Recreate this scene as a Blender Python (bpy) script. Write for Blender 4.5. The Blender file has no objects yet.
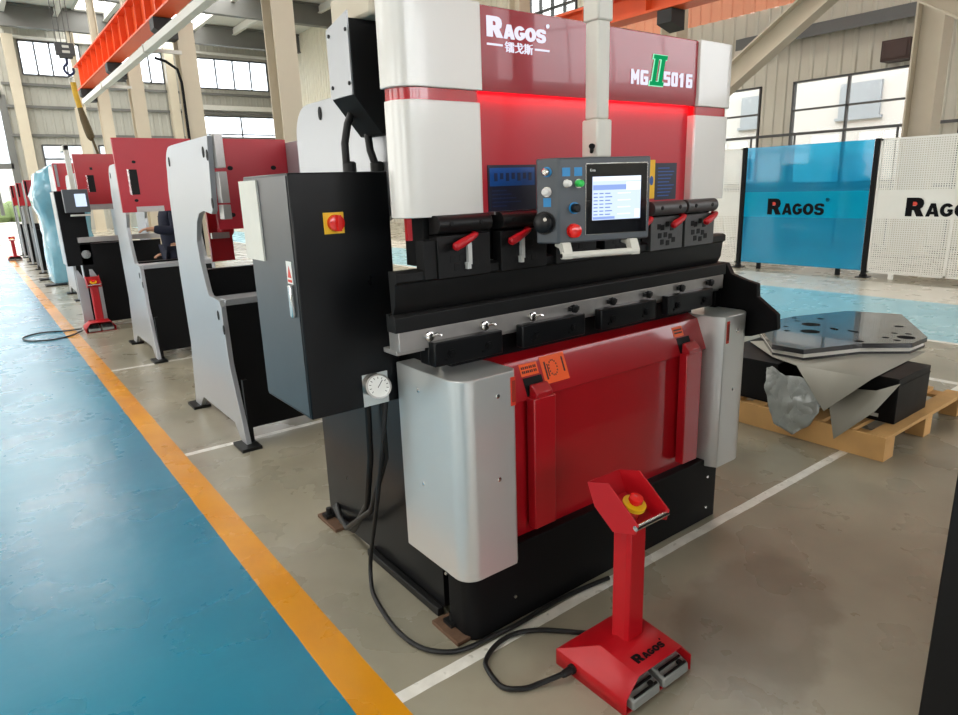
import bpy, bmesh, math, random
from mathutils import Vector, Matrix, Quaternion
random.seed(7)
S = bpy.context.scene
COL = S.collection
R = math.radians

# ------------------------------------------------------------------ camera, world, light, exposure
cam_d = bpy.data.cameras.new('camera')
cam_d.sensor_fit = 'HORIZONTAL'; cam_d.sensor_width = 36.0
cam_d.lens = 656.83 / 958 * 36.0
cam_d.clip_start = 0.02; cam_d.clip_end = 400
cam = bpy.data.objects.new('camera', cam_d); COL.objects.link(cam)
_r = Vector((0.79466673, -0.60612018, -0.03351303)); _u = Vector((0.17908157, 0.18132331, 0.96698069)); _f = Vector((0.58002981, 0.77442894, -0.25263655))
cam.matrix_world = Matrix(((_r.x, _u.x, -_f.x, -0.9442), (_r.y, _u.y, -_f.y, -1.6498), (_r.z, _u.z, -_f.z, 1.5149), (0, 0, 0, 1)))
S.camera = cam

W = bpy.data.worlds.new('world'); S.world = W; W.use_nodes = True
wn = W.node_tree.nodes; wl = W.node_tree.links; wn.clear()
w_out = wn.new('ShaderNodeOutputWorld'); w_bg = wn.new('ShaderNodeBackground')
w_bg.inputs['Color'].default_value = (1.0, 0.99, 0.97, 1); w_bg.inputs['Strength'].default_value = 5.0
wl.new(w_bg.outputs[0], w_out.inputs[0])

SKYLIGHT = 7.2       # radiance of the translucent roof panels
SIDE_WIN = 4.6       # radiance of the frosted window bands behind and to the left of the viewer
RIGHT_NEAR_GLOW = 4.0  # radiance of the unseen pane added on the right wall for reflections
NEAR_FILL = 9.0       # radiance of the unseen panes added behind the viewer as front fill
S.view_settings.view_transform = 'Standard'
S.view_settings.look = 'None'
S.view_settings.exposure = 0.55
S.view_settings.gamma = 1.0
S.view_settings.use_curve_mapping = False
S.cycles.use_denoising = True
S.cycles.max_bounces = 8; S.cycles.transparent_max_bounces = 16
S.cycles.sample_clamp_indirect = 6.0

# ------------------------------------------------------------------ helpers: materials
def lin(c):
    c = c / 255.0
    return c / 12.92 if c <= 0.04045 else ((c + 0.055) / 1.055) ** 2.4
def rgb(r, g, b): return (lin(r), lin(g), lin(b), 1.0)
MATS = {}
def nodes_of(name):
    m = bpy.data.materials.new(name); m.use_nodes = True
    n = m.node_tree.nodes; l = m.node_tree.links; n.clear()
    out = n.new('ShaderNodeOutputMaterial'); MATS[name] = m
    return m, n, l, out
def mat(name, col, rough=0.5, metal=0.0, var=0.06, scale=9.0, bump=0.0, coat=0.0, spec=0.5, bscale=60.0, rvar=0.06):
    m, n, l, out = nodes_of(name)
    p = n.new('ShaderNodeBsdfPrincipled')
    tc = n.new('ShaderNodeTexCoord'); no = n.new('ShaderNodeTexNoise')
    no.inputs['Scale'].default_value = scale; no.inputs['Detail'].default_value = 5
    l.new(tc.outputs['Object'], no.inputs['Vector'])
    mx = n.new('ShaderNodeMix'); mx.data_type = 'RGBA'
    a = [max(0, c * (1 - var)) for c in col[:3]] + [1]; b = [min(1, c * (1 + var)) for c in col[:3]] + [1]
    mx.inputs[6].default_value = a; mx.inputs[7].default_value = b
    l.new(no.outputs['Fac'], mx.inputs[0]); l.new(mx.outputs[2], p.inputs['Base Color'])
    mr = n.new('ShaderNodeMapRange'); mr.inputs['To Min'].default_value = max(0.02, rough - rvar); mr.inputs['To Max'].default_value = min(1, rough + rvar)
    l.new(no.outputs['Fac'], mr.inputs[0]); l.new(mr.outputs[0], p.inputs['Roughness'])
    p.inputs['Metallic'].default_value = metal
    p.inputs['Specular IOR Level'].default_value = spec
    p.inputs['Coat Weight'].default_value = coat; p.inputs['Coat Roughness'].default_value = 0.07 if name == 'red_paint' else 0.03
    if bump > 0:
        n2 = n.new('ShaderNodeTexNoise'); n2.inputs['Scale'].default_value = bscale; n2.inputs['Detail'].default_value = 3
        l.new(tc.outputs['Object'], n2.inputs['Vector'])
        bp = n.new('ShaderNodeBump'); bp.inputs['Strength'].default_value = bump; bp.inputs['Distance'].default_value = 0.01
        l.new(n2.outputs['Fac'], bp.inputs['Height']); l.new(bp.outputs[0], p.inputs['Normal'])
    l.new(p.outputs[0], out.inputs[0])
    return m
def emit(name, col, strength):
    m, n, l, out = nodes_of(name)
    e = n.new('ShaderNodeEmission'); e.inputs['Strength'].default_value = strength
    tc = n.new('ShaderNodeTexCoord'); no = n.new('ShaderNodeTexNoise'); no.inputs['Scale'].default_value = 3
    mx = n.new('ShaderNodeMix'); mx.data_type = 'RGBA'
    mx.inputs[6].default_value = [c * 0.96 for c in col[:3]] + [1]; mx.inputs[7].default_value = col
    l.new(tc.outputs['Object'], no.inputs['Vector']); l.new(no.outputs['Fac'], mx.inputs[0])
    l.new(mx.outputs[2], e.inputs['Color']); l.new(e.outputs[0], out.inputs[0])
    return m
def pane_mat(name, tint, gloss=0.08, diff=0.0, dcol=(1, 1, 1, 1), grough=0.05):
    """a thin clear or tinted sheet: see-through, a little mirror, a little milk"""
    m, n, l, out = nodes_of(name)
    t = n.new('ShaderNodeBsdfTransparent'); t.inputs[0].default_value = tint
    d = n.new('ShaderNodeBsdfDiffuse'); d.inputs[0].default_value = dcol
    tl = n.new('ShaderNodeBsdfTranslucent'); tl.inputs[0].default_value = dcol
    ad = n.new('ShaderNodeMixShader'); ad.inputs[0].default_value = 0.5
    l.new(d.outputs[0], ad.inputs[1]); l.new(tl.outputs[0], ad.inputs[2])
    m1 = n.new('ShaderNodeMixShader'); m1.inputs[0].default_value = diff
    l.new(t.outputs[0], m1.inputs[1]); l.new(ad.outputs[0], m1.inputs[2])
    g = n.new('ShaderNodeBsdfGlossy'); g.inputs['Roughness'].default_value = grough
    fr = n.new('ShaderNodeFresnel'); fr.inputs['IOR'].default_value = 1.45
    ma = n.new('ShaderNodeMath'); ma.operation = 'MULTIPLY'; ma.inputs[1].default_value = gloss / 0.08
    l.new(fr.outputs[0], ma.inputs[0])
    m2 = n.new('ShaderNodeMixShader'); l.new(ma.outputs[0], m2.inputs[0])
    l.new(m1.outputs[0], m2.inputs[1]); l.new(g.outputs[0], m2.inputs[2]); l.new(m2.outputs[0], out.inputs[0])
    return m

RED = mat('red_paint', rgb(172, 6, 22), 0.40, var=0.06, coat=0.7)
RED_SATIN = mat('satin_red_paint', rgb(178, 26, 42), 0.40, var=0.08, scale=3, coat=0.05)
RED_BRIGHT = mat('bright_red_paint', rgb(172, 8, 22), 0.40, var=0.05)
RED_BAND = mat('red_band_film', rgb(178, 28, 40), 0.22, var=0.05, coat=0.6)
RED_HEAD = mat('dark_red_acrylic', rgb(156, 40, 52), 0.24, var=0.04, coat=0.30)
SILVER = mat('silver_paint', rgb(206, 207, 204), 0.34, metal=0.55, var=0.02, coat=0.15, rvar=0.02)
PEARL = mat('pearl_white_paint', rgb(216, 213, 207), 0.30, metal=0.05, var=0.01, coat=0.3, rvar=0.01)
OFFWHITE = mat('off_white_paint', rgb(208, 205, 194), 0.42, var=0.03)
BLACK = mat('black_paint', (0.005, 0.005, 0.0055, 1), 0.45, var=0.2, spec=0.14)
BLACK_SATIN = mat('satin_black_paint', (0.006, 0.0063, 0.007, 1), 0.30, var=0.2, spec=0.25)
DOOR_DARK = mat('glossy_dark_door', (0.012, 0.014, 0.016, 1), 0.36, var=0.1, spec=1.0, coat=0.0, rvar=0.03)
BLACK_MATTE = mat('matte_black_paint', (0.005, 0.005, 0.005, 1), 0.62, var=0.2, spec=0.25)
STEEL_BLACK = mat('blackened_steel', (0.008, 0.008, 0.008, 1), 0.42, metal=0.0, var=0.3, scale=20, spec=0.22)
GUNMETAL = mat('gunmetal_steel', (0.075, 0.075, 0.074, 1), 0.45, metal=0.4, var=0.25, scale=30)
STEEL = mat('ground_steel', (0.42, 0.40, 0.38, 1), 0.38, metal=0.75, var=0.12, scale=24)
STEEL_LIGHT = mat('bright_zinc_steel', rgb(200, 200, 196), 0.45, metal=0.2, var=0.05)
PEDAL_GREY = mat('cast_grey_pedal', rgb(140, 142, 138), 0.45, metal=0.2, var=0.1)
CHROME = mat('polished_steel', (0.75, 0.74, 0.72, 1), 0.18, metal=1.0, var=0.04)
WHITE_PLATE = mat('primed_white_plate', rgb(172, 174, 177), 0.36, metal=0.6, var=0.03, scale=3, rvar=0.03)
RUST = mat('rusty_steel', rgb(92, 66, 46), 0.8, var=0.3, scale=25, bump=0.3)
RUBBER = mat('black_rubber', (0.008, 0.008, 0.008, 1), 0.45, var=0.15, spec=0.3)
PANEL_GREY = mat('slate_grey_enclosure', rgb(72, 77, 82), 0.40, var=0.05)
ORANGE_STK = mat('orange_sticker', rgb(250, 92, 18), 0.5, var=0.04)
RED_STK = mat('red_sticker', rgb(214, 60, 36), 0.5, var=0.04)
DARK_INK = mat('dark_ink', rgb(70, 24, 12), 0.6, var=0.05)
YELLOW = mat('yellow_label', rgb(236, 186, 20), 0.45, var=0.05)
NAVY = mat('navy_sign', rgb(12, 20, 44), 0.4, var=0.1)
SIGN_BLUE = mat('blue_sign_print', rgb(20, 78, 150), 0.3, var=0.15, scale=40)
SKY_BLUE = mat('light_blue_label', rgb(20, 130, 190), 0.4, var=0.04)
GREEN_BTN = mat('green_push_button', rgb(40, 200, 80), 0.3, var=0.03)
RED_BTN = mat('red_push_button', rgb(222, 30, 24), 0.25, var=0.03, coat=0.5)
WHITE_PL = mat('white_plastic', rgb(225, 225, 220), 0.4, var=0.03)
PAPER = mat('white_paper', rgb(214, 212, 202), 0.7, var=0.06, scale=20)
SOOT = mat('black_lettering', (0.004, 0.004, 0.005, 1), 0.6, var=0.1, spec=0.1)
WHITE_LED = emit('white_backlit_letter', (0.88, 0.86, 1.0, 1), 0.74)
GREEN_LED = emit('green_numeral_face', (0.004, 0.26, 0.085, 1), 0.9)
GREEN_EDGE = emit('green_backlit_edge', (0.35, 0.95, 0.6, 1), 0.8)
RED_LED = emit('red_led_strip', (1.0, 0.02, 0.05, 1), 17.0)
SCREEN_W = emit('screen_pale_blue', (0.62, 0.74, 0.98, 1), 0.9)
SCREEN_B = emit('screen_mid_blue', (0.30, 0.42, 0.82, 1), 0.8)
SCREEN_T = emit('screen_text_blue', (0.16, 0.25, 0.62, 1), 0.8)
SCREEN_H = emit('screen_white', (0.92, 0.96, 1.0, 1), 1.0)
BEZEL = mat('black_glass_bezel', (0.006, 0.006, 0.008, 1), 0.12, var=0.1, coat=0.5)
CREAM = mat('cream_steel_paint', rgb(192, 181, 160), 0.5, var=0.05, scale=4)
GIRDER = mat('grey_girder_paint', rgb(104, 104, 100), 0.55, var=0.08, scale=3)
PURLIN = mat('pale_purlin_paint', rgb(206, 204, 196), 0.5, var=0.05)
DARK_GREY = mat('dark_grey_paint', rgb(92, 92, 90), 0.5, var=0.08)
ORANGE = mat('orange_crane_paint', rgb(226, 82, 30), 0.42, var=0.07, scale=4)
ORANGE2 = mat('deep_orange_crane_paint', rgb(216, 84, 34), 0.45, var=0.07, scale=4)
RAIL_GREY = mat('light_grey_rail_paint', rgb(205, 203, 196), 0.45, var=0.04)
DARK_BOX = mat('dark_corbel_paint', (0.02, 0.02, 0.02, 1), 0.6, var=0.2)
CLAD = mat('beige_cladding', rgb(196, 190, 174), 0.48, var=0.06, scale=2)
CLAD_FAR = mat('grey_beige_cladding', rgb(166, 164, 154), 0.5, var=0.06, scale=2)
CLAD_CREAM = mat('cream_cladding', rgb(226, 220, 200), 0.5, var=0.04, scale=2)
CLAD_CRANE_TINT = mat('crane_tinted_cladding', rgb(236, 160, 126), 0.48, var=0.05, scale=2)  # orange light thrown by the crane, painted into the cladding
CEIL = mat('ceiling_sheet', rgb(222, 220, 212), 0.5, var=0.08, scale=2)
WOOD = mat('pallet_pine', rgb(206, 160, 100), 0.7, var=0.22, scale=7, bump=0.15)
PLATE_BLK = mat('coated_black_plate', (0.035, 0.034, 0.036, 1), 0.22, metal=0.3, var=0.15, scale=5, coat=0.4)
FOAM = mat('white_foam_wrap', rgb(206, 203, 194), 0.7, var=0.08, scale=30, bump=0.4, bscale=30)
CARD = mat('grey_board', rgb(150, 146, 134), 0.5, var=0.05, scale=6)
FILM_GREY = mat('grey_plastic_film', rgb(150, 154, 150), 0.28, var=0.12, scale=8, bump=0.5, bscale=9, coat=0.3)
FILM_BLUE = mat('pale_blue_wrap', rgb(112, 166, 184), 0.25, var=0.22, scale=5, bump=0.9, bscale=6, coat=0.4)
NAVY_CLOTH = mat('navy_workwear', rgb(24, 28, 46), 0.9, var=0.15, scale=30)
SKIN = mat('skin', rgb(196, 146, 116), 0.55, var=0.06)
HAIR = mat('black_hair', (0.01, 0.009, 0.008, 1), 0.5, var=0.2)
SLING = mat('dark_chain_sling', rgb(84, 70, 42), 0.7, var=0.3, scale=30)
SLING_Y = mat('yellow_sling_fitting', rgb(196, 154, 30), 0.5, var=0.15)
BROWN = mat('dark_brown_box', rgb(66, 46, 40), 0.6, var=0.15)
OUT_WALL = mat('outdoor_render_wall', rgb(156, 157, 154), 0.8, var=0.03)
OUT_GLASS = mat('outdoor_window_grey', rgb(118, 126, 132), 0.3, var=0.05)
OUT_GROUND = mat('outdoor_concrete', rgb(150, 147, 138), 0.9, var=0.08)
LEAF = mat('hedge_green', rgb(76, 92, 52), 0.8, var=0.4, scale=6)
GLASS = pane_mat('window_glass', (0.96, 0.98, 0.99, 1), 0.06)
FROST = pane_mat('ribbed_translucent_sheet', (0.9, 0.95, 1, 1), 0.05, 0.30, (0.9, 0.94, 1, 1))
ACRYL = pane_mat('blue_tinted_acrylic', (0.22, 0.74, 0.92, 1), 0.07, 0.35, (0.03, 0.55, 0.95, 1))
ACRYL_BAND = pane_mat('blue_acrylic_band', (0.05, 0.65, 0.85, 1), 0.05, 0.75, (0.01, 0.66, 0.90, 1))
SKYL = emit('translucent_roof_panel', (1.0, 0.985, 0.95, 1), SKYLIGHT)
SIDEW = emit('daylit_frosted_window', (1.0, 0.985, 0.95, 1), SIDE_WIN)
RNEAR_PANE = emit('right_near_added_pane', (0.95, 0.97, 1.0, 1), RIGHT_NEAR_GLOW)
NEAR_FILL_PANE = emit('added_front_fill_pane', (0.95, 0.97, 1.0, 1), NEAR_FILL)

def perforated():
    m, n, l, out = nodes_of('perforated_white_sheet')
    geo = n.new('ShaderNodeNewGeometry'); sp = n.new('ShaderNodeSeparateXYZ'); l.new(geo.outputs['Position'], sp.inputs[0])
    def cell(sock):
        a = n.new('ShaderNodeMath'); a.operation = 'MULTIPLY'; a.inputs[1].default_value = 1 / 0.03; l.new(sock, a.inputs[0])
        f = n.new('ShaderNodeMath'); f.operation = 'FRACT'; l.new(a.outputs[0], f.inputs[0])
        s = n.new('ShaderNodeMath'); s.operation = 'SUBTRACT'; s.inputs[1].default_value = 0.5; l.new(f.outputs[0], s.inputs[0])
        q = n.new('ShaderNodeMath'); q.operation = 'MULTIPLY'; l.new(s.outputs[0], q.inputs[0]); l.new(s.outputs[0], q.inputs[1])
        return q
    qy = cell(sp.outputs['Y']); qz = cell(sp.outputs['Z'])
    ad = n.new('ShaderNodeMath'); ad.operation = 'ADD'; l.new(qy.outputs[0], ad.inputs[0]); l.new(qz.outputs[0], ad.inputs[1])
    lt = n.new('ShaderNodeMath'); lt.operation = 'LESS_THAN'; lt.inputs[1].default_value = 0.075; l.new(ad.outputs[0], lt.inputs[0])
    p = n.new('ShaderNodeBsdfPrincipled'); p.inputs['Base Color'].default_value = rgb(232, 230, 222); p.inputs['Roughness'].default_value = 0.45
    p.inputs['Transmission Weight'].default_value = 0.0
    tr = n.new('ShaderNodeBsdfTransparent'); tr.inputs[0].default_value = (1, 1, 1, 1)
    mx = n.new('ShaderNodeMixShader'); l.new(lt.outputs[0], mx.inputs[0]); l.new(p.outputs[0], mx.inputs[1]); l.new(tr.outputs[0], mx.inputs[2])
    l.new(mx.outputs[0], out.inputs[0]); return m
PERF = perforated()
WHITE_SHEET = mat('white_sheet_metal', rgb(232, 230, 222), 0.42, var=0.03)

def floor_mat():
    m, n, l, out = nodes_of('painted_epoxy_floor')
    geo = n.new('ShaderNodeNewGeometry'); sp = n.new('ShaderNodeSeparateXYZ'); l.new(geo.outputs['Position'], sp.inputs[0])
    wob = n.new('ShaderNodeTexNoise'); wob.inputs['Scale'].default_value = 6; l.new(geo.outputs['Position'], wob.inputs['Vector'])
    def math2(op, a, b=None):
        x = n.new('ShaderNodeMath'); x.operation = op
        for i, v in enumerate((a, b)):
            if v is None: continue
            if isinstance(v, (int, float)): x.inputs[i].default_value = v
            else: l.new(v, x.inputs[i])
        return x.outputs[0]
    wv = math2('MULTIPLY', math2('SUBTRACT', wob.outputs['Fac'], 0.5), 0.008)
    X = math2('ADD', sp.outputs['X'], wv); Y = math2('ADD', sp.outputs['Y'], wv)
    def between(s, a, b): return math2('MULTIPLY', math2('GREATER_THAN', s, a), math2('LESS_THAN', s, b))
    def noise(scale, det=6, vec=None):
        t = n.new('ShaderNodeTexNoise'); t.inputs['Scale'].default_value = scale; t.inputs['Detail'].default_value = det
        l.new(vec or geo.outputs['Position'], t.inputs['Vector']); return t.outputs['Fac']
    def ramp(f, c0, c1, p0=0.3, p1=0.7):
        r = n.new('ShaderNodeValToRGB'); r.color_ramp.elements[0].position = p0; r.color_ramp.elements[1].position = p1
        r.color_ramp.elements[0].color = c0; r.color_ramp.elements[1].color = c1; l.new(f, r.inputs[0]); return r.outputs[0]
    def mix(f, a, b):
        x = n.new('ShaderNodeMix'); x.data_type = 'RGBA'; l.new(f, x.inputs[0])
        for i, v in ((6, a), (7, b)):
            if isinstance(v, tuple): x.inputs[i].default_value = v
            else: l.new(v, x.inputs[i])
        return x.outputs[2]
    conc = ramp(noise(1.3), rgb(130, 125, 108), rgb(160, 153, 134))
    stain = ramp(noise(3.1, 8), (0, 0, 0, 1), (1, 1, 1, 1), 0.50, 0.80)
    conc = mix(math2('MULTIPLY', stain, 0.26), conc, rgb(98, 91, 79))
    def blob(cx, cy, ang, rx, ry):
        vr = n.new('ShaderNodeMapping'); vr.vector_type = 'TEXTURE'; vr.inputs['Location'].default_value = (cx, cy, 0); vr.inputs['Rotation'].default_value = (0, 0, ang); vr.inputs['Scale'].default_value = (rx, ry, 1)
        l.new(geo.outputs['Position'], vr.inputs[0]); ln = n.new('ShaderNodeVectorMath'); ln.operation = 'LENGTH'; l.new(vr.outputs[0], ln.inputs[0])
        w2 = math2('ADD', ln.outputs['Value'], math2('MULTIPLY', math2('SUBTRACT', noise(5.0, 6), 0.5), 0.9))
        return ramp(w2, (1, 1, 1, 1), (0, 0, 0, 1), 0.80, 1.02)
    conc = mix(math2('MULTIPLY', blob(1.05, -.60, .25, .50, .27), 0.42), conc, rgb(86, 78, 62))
    conc = mix(math2('MULTIPLY', blob(1.06, -.72, .2, .14, .06), 0.5), conc, rgb(140, 132, 116))
    fine = ramp(noise(7.0, 10), (0, 0, 0, 1), (1, 1, 1, 1), 0.45, 0.8)
    conc = mix(math2('MULTIPLY', fine, 0.16), conc, rgb(164, 156, 140))
    blue = ramp(noise(0.9, 10), rgb(0, 108, 140), rgb(0, 126, 154))
    streak = n.new('ShaderNodeMapping'); streak.inputs['Scale'].default_value = (2.5, 9.0, 1); l.new(geo.outputs['Position'], streak.inputs[0])
    scr = ramp(noise(1.2, 9, streak.outputs[0]), (0, 0, 0, 1), (1, 1, 1, 1), 0.56, 0.75)
    blue = mix(math2('MULTIPLY', scr, 0.10), blue, rgb(70, 150, 176))
    yel = ramp(noise(2.2, 9), rgb(200, 128, 0), rgb(218, 148, 6))
    white = ramp(noise(14), rgb(214, 210, 200), rgb(238, 235, 226))
    pale = ramp(noise(1.1), rgb(196, 190, 174), rgb(212, 206, 192))
    lblue = ramp(noise(0.8), rgb(128, 182, 196), rgb(150, 196, 206))  # lane blue paled: glare from fence and windows is in the colour
    col = conc
    # bay lines across the row of machines, every 2.55 m
    bay = None
    for k in range(-2, 12):
        y0 = (-0.151, 2.372, 4.95)[k] if 0 <= k < 3 else -0.151 + 2.55 * k
        w = 0.048 if k > 0 else 0.047
        b = between(Y, y0, y0 + w); bay = b if bay is None else math2('MAXIMUM', bay, b)
    bay = math2('MULTIPLY', bay, between(X, -0.157, 4.6))
    lanes = math2('MAXIMUM', between(X, 4.55, 4.62), between(X, 5.86, 5.93))
    wear = ramp(noise(30, 4), (1, 1, 1, 1), (0.55, 0.55, 0.55, 1), 0.62, 0.70)
    bay = math2('MULTIPLY', bay, wear)
    col = mix(between(X, 5.93, 7.95), col, lblue)
    col = mix(between(X, 7.95, 9.2), col, pale)
    col = mix(lanes, col, white)
    col = mix(bay, col, white)
    col = mix(between(X, -0.288, -0.157), col, yel)
    col = mix(between(X, -4.6, -0.288), col, blue)
    p = n.new('ShaderNodeBsdfPrincipled'); l.new(col, p.inputs['Base Color'])
    rg = n.new('ShaderNodeMapRange'); rg.inputs['To Min'].default_value = 0.20; rg.inputs['To Max'].default_value = 0.36
    l.new(noise(2.4, 7), rg.inputs[0]); l.new(rg.outputs[0], p.inputs['Roughness'])
    bm = n.new('ShaderNodeBump'); bm.inputs['Strength'].default_value = 0.13; bm.inputs['Distance'].default_value = 0.012
    l.new(noise(9, 5), bm.inputs['Height']); l.new(bm.outputs[0], p.inputs['Normal'])
    p.inputs['Specular IOR Level'].default_value = 0.65
    l.new(p.outputs[0], out.inputs[0]); return m
FLOOR = floor_mat()

# ------------------------------------------------------------------ helpers: meshes
def wloc(o):
    v = Vector((0, 0, 0))
    while o is not None:
        v = v + o.location; o = o.parent
    return v
class MB:
    def __init__(self): self.v = []; self.f = []; self.m = []; self.cur = 0; self.xf = None
    def mi(self, i): self.cur = i; return self
    def add(self, vs, fs):
        b = len(self.v)
        for p in vs:
            p = Vector(p)
            if self.xf is not None: p = self.xf @ p
            self.v.append(p)
        for f in fs: self.f.append(tuple(b + i for i in f)); self.m.append(self.cur)
        return self
    def box(self, x0, x1, y0, y1, z0, z1):
        vs = [(x, y, z) for z in (z0, z1) for y in (y0, y1) for x in (x0, x1)]
        return self.add(vs, [(0, 2, 3, 1), (4, 5, 7, 6), (0, 1, 5, 4), (2, 6, 7, 3), (0, 4, 6, 2), (1, 3, 7, 5)])
    def prism(self, poly, axis, a, b):
        """poly: 2-D outline; axis X -> (y,z), Y -> (x,z), Z -> (x,y)"""
        def P(q, t):
            return {'X': (t, q[0], q[1]), 'Y': (q[0], t, q[1]), 'Z': (q[0], q[1], t)}[axis]
        n = len(poly); vs = [P(q, a) for q in poly] + [P(q, b) for q in poly]
        fs = [tuple(range(n))[::-1], tuple(range(n, 2 * n))] + [(i, (i + 1) % n, n + (i + 1) % n, n + i) for i in range(n)]
        return self.add(vs, fs)
    def tube(self, pts, r, seg=10, closed=False):
        pts = [Vector(p) for p in pts]; n = len(pts); rings = []; prev = None
        for i, p in enumerate(pts):
            rr = r[i] if isinstance(r, (list, tuple)) else r
            if closed: t = pts[(i + 1) % n] - pts[i - 1]
            else: t = pts[min(i + 1, n - 1)] - pts[max(i - 1, 0)]
            t.normalize()
            if prev is None:
                a = Vector((0, 0, 1)) if abs(t.z) < 0.9 else Vector((1, 0, 0))
                u = t.cross(a).normalized()
            else:
                u = (prev - t * prev.dot(t)).normalized()
            prev = u; w = t.cross(u)
            rings.append([p + (u * math.cos(2 * math.pi * k / seg) + w * math.sin(2 * math.pi * k / seg)) * rr for k in range(seg)])
        vs = [q for ring in rings for q in ring]; fs = []
        for i in range(n if closed else n - 1):
            j = (i + 1) % n
            for k in range(seg):
                fs.append((i * seg + k, i * seg + (k + 1) % seg, j * seg + (k + 1) % seg, j * seg + k))
        if not closed: fs += [tuple(range(seg))[::-1], tuple(range((n - 1) * seg, n * seg))]
        return self.add(vs, fs)
    def cyl(self, p0, p1, r, seg=20): return self.tube([p0, p1], r, seg)
    def lathe(self, c, axis, prof, seg=24):
        """prof: (distance along axis, radius)"""
        axis = Vector(axis).normalized(); c = Vector(c)
        return self.tube_r([c + axis * d for d, _ in prof], [max(r, 1e-4) for _, r in prof], axis, seg)
    def tube_r(self, pts, rs, t, seg):
        a = Vector((0, 0, 1)) if abs(t.z) < 0.9 else Vector((1, 0, 0)); u = t.cross(a).normalized(); w = t.cross(u)
        vs = []; fs = []; n = len(pts)
        for p, r in zip(pts, rs):
            vs += [p + (u * math.cos(2 * math.pi * k / seg) + w * math.sin(2 * math.pi * k / seg)) * r for k in range(seg)]
        for i in range(n - 1):
            for k in range(seg): fs.append((i * seg + k, i * seg + (k + 1) % seg, (i + 1) * seg + (k + 1) % seg, (i + 1) * seg + k))
        fs += [tuple(range(seg))[::-1], tuple(range((n - 1) * seg, n * seg))]
        return self.add(vs, fs)
    def quad(self, a, b, c, d): return self.add([a, b, c, d], [(0, 1, 2, 3)])
    def build(self, name, mats, parent=None, bevel=0.0, seg=2, solid=0.0):
        me = bpy.data.meshes.new(name); off = wloc(parent) if parent else Vector((0, 0, 0))
        me.from_pydata([v - off for v in self.v], [], self.f)
        mats = mats if isinstance(mats, (list, tuple)) else [mats]
        for m in mats: me.materials.append(m)
        me.polygons.foreach_set('material_index', self.m)
        bm = bmesh.new(); bm.from_mesh(me); bmesh.ops.recalc_face_normals(bm, faces=bm.faces); bm.to_mesh(me); bm.free()
        me.polygons.foreach_set('use_smooth', [True] * len(me.polygons))
        me.set_sharp_from_angle(angle=R(32)); me.update()
        o = bpy.data.objects.new(name, me); COL.objects.link(o)
        if parent: o.parent = parent
        if solid:
            s = o.modifiers.new('solid', 'SOLIDIFY'); s.thickness = solid; s.offset = 0
        if bevel:
            b = o.modifiers.new('bevel', 'BEVEL'); b.width = bevel; b.segments = seg; b.limit_method = 'ANGLE'; b.angle_limit = R(40); b.harden_normals = False
        return o
def tag(o, label, cat, group=None, kind=None):
    o['label'] = label; o['category'] = cat
    if group: o['group'] = group
    if kind: o['kind'] = kind
    return o
def thing(name, label, cat, loc, group=None):
    o = bpy.data.objects.new(name, None); o.empty_display_size = 0.1; COL.objects.link(o); o.location = loc
    return tag(o, label, cat, group)
def struct(o): o['kind'] = 'structure'; return o
def copy_tree(o, parent=None):
    c = o.copy(); COL.objects.link(c)
    if parent: c.parent = parent
    for ch in list(o.children): copy_tree(ch, c)
    return c
def arc(cx, cy, r, a0, a1, n=8): return [(cx + r * math.cos(R(a0 + (a1 - a0) * i / n)), cy + r * math.sin(R(a0 + (a1 - a0) * i / n))) for i in range(n + 1)]
def text_into(mb, s, origin, ux, uy, height, width=None, depth=0.002, offset=0.0, shear=0.0, space=1.0):
    """lettering as solid shapes: origin = lower left of the word, ux / uy = reading and up directions"""
    cu = bpy.data.curves.new('lettering', 'FONT'); cu.body = s; cu.size = 1.0; cu.extrude = 0.5; cu.offset = offset; cu.shear = shear; cu.space_character = space
    cu.resolution_u = 3
    ob = bpy.data.objects.new('lettering', cu); COL.objects.link(ob)
    dg = bpy.context.evaluated_depsgraph_get(); me = bpy.data.meshes.new_from_object(ob.evaluated_get(dg))
    vs = [v.co.copy() for v in me.vertices]; fs = [tuple(p.vertices) for p in me.polygons]
    bpy.data.objects.remove(ob); bpy.data.curves.remove(cu); bpy.data.meshes.remove(me)
    if not vs: return
    x0 = min(v.x for v in vs); x1 = max(v.x for v in vs); y0 = min(v.y for v in vs); y1 = max(v.y for v in vs)
    sy = height / (y1 - y0); sx = sy if width is None else width / (x1 - x0)
    ux = Vector(ux).normalized(); uy = Vector(uy).normalized(); nz = ux.cross(uy).normalized(); origin = Vector(origin)
    mb.add([origin + ux * ((v.x - x0) * sx) + uy * ((v.y - y0) * sy) + nz * ((v.z + 0.5) * depth) for v in vs], fs)
def flat_poly(mb, pts, origin, ux, uy, depth=0.002):
    ux = Vector(ux).normalized(); uy = Vector(uy).normalized(); nz = ux.cross(uy).normalized(); origin = Vector(origin)
    n = len(pts); lo = [origin + ux * p[0] + uy * p[1] for p in pts]; hi = [q + nz * depth for q in lo]
    mb.add(lo + hi, [tuple(range(n))[::-1], tuple(range(n, 2 * n))] + [(i, (i + 1) % n, n + (i + 1) % n, n + i) for i in range(n)])

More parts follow.
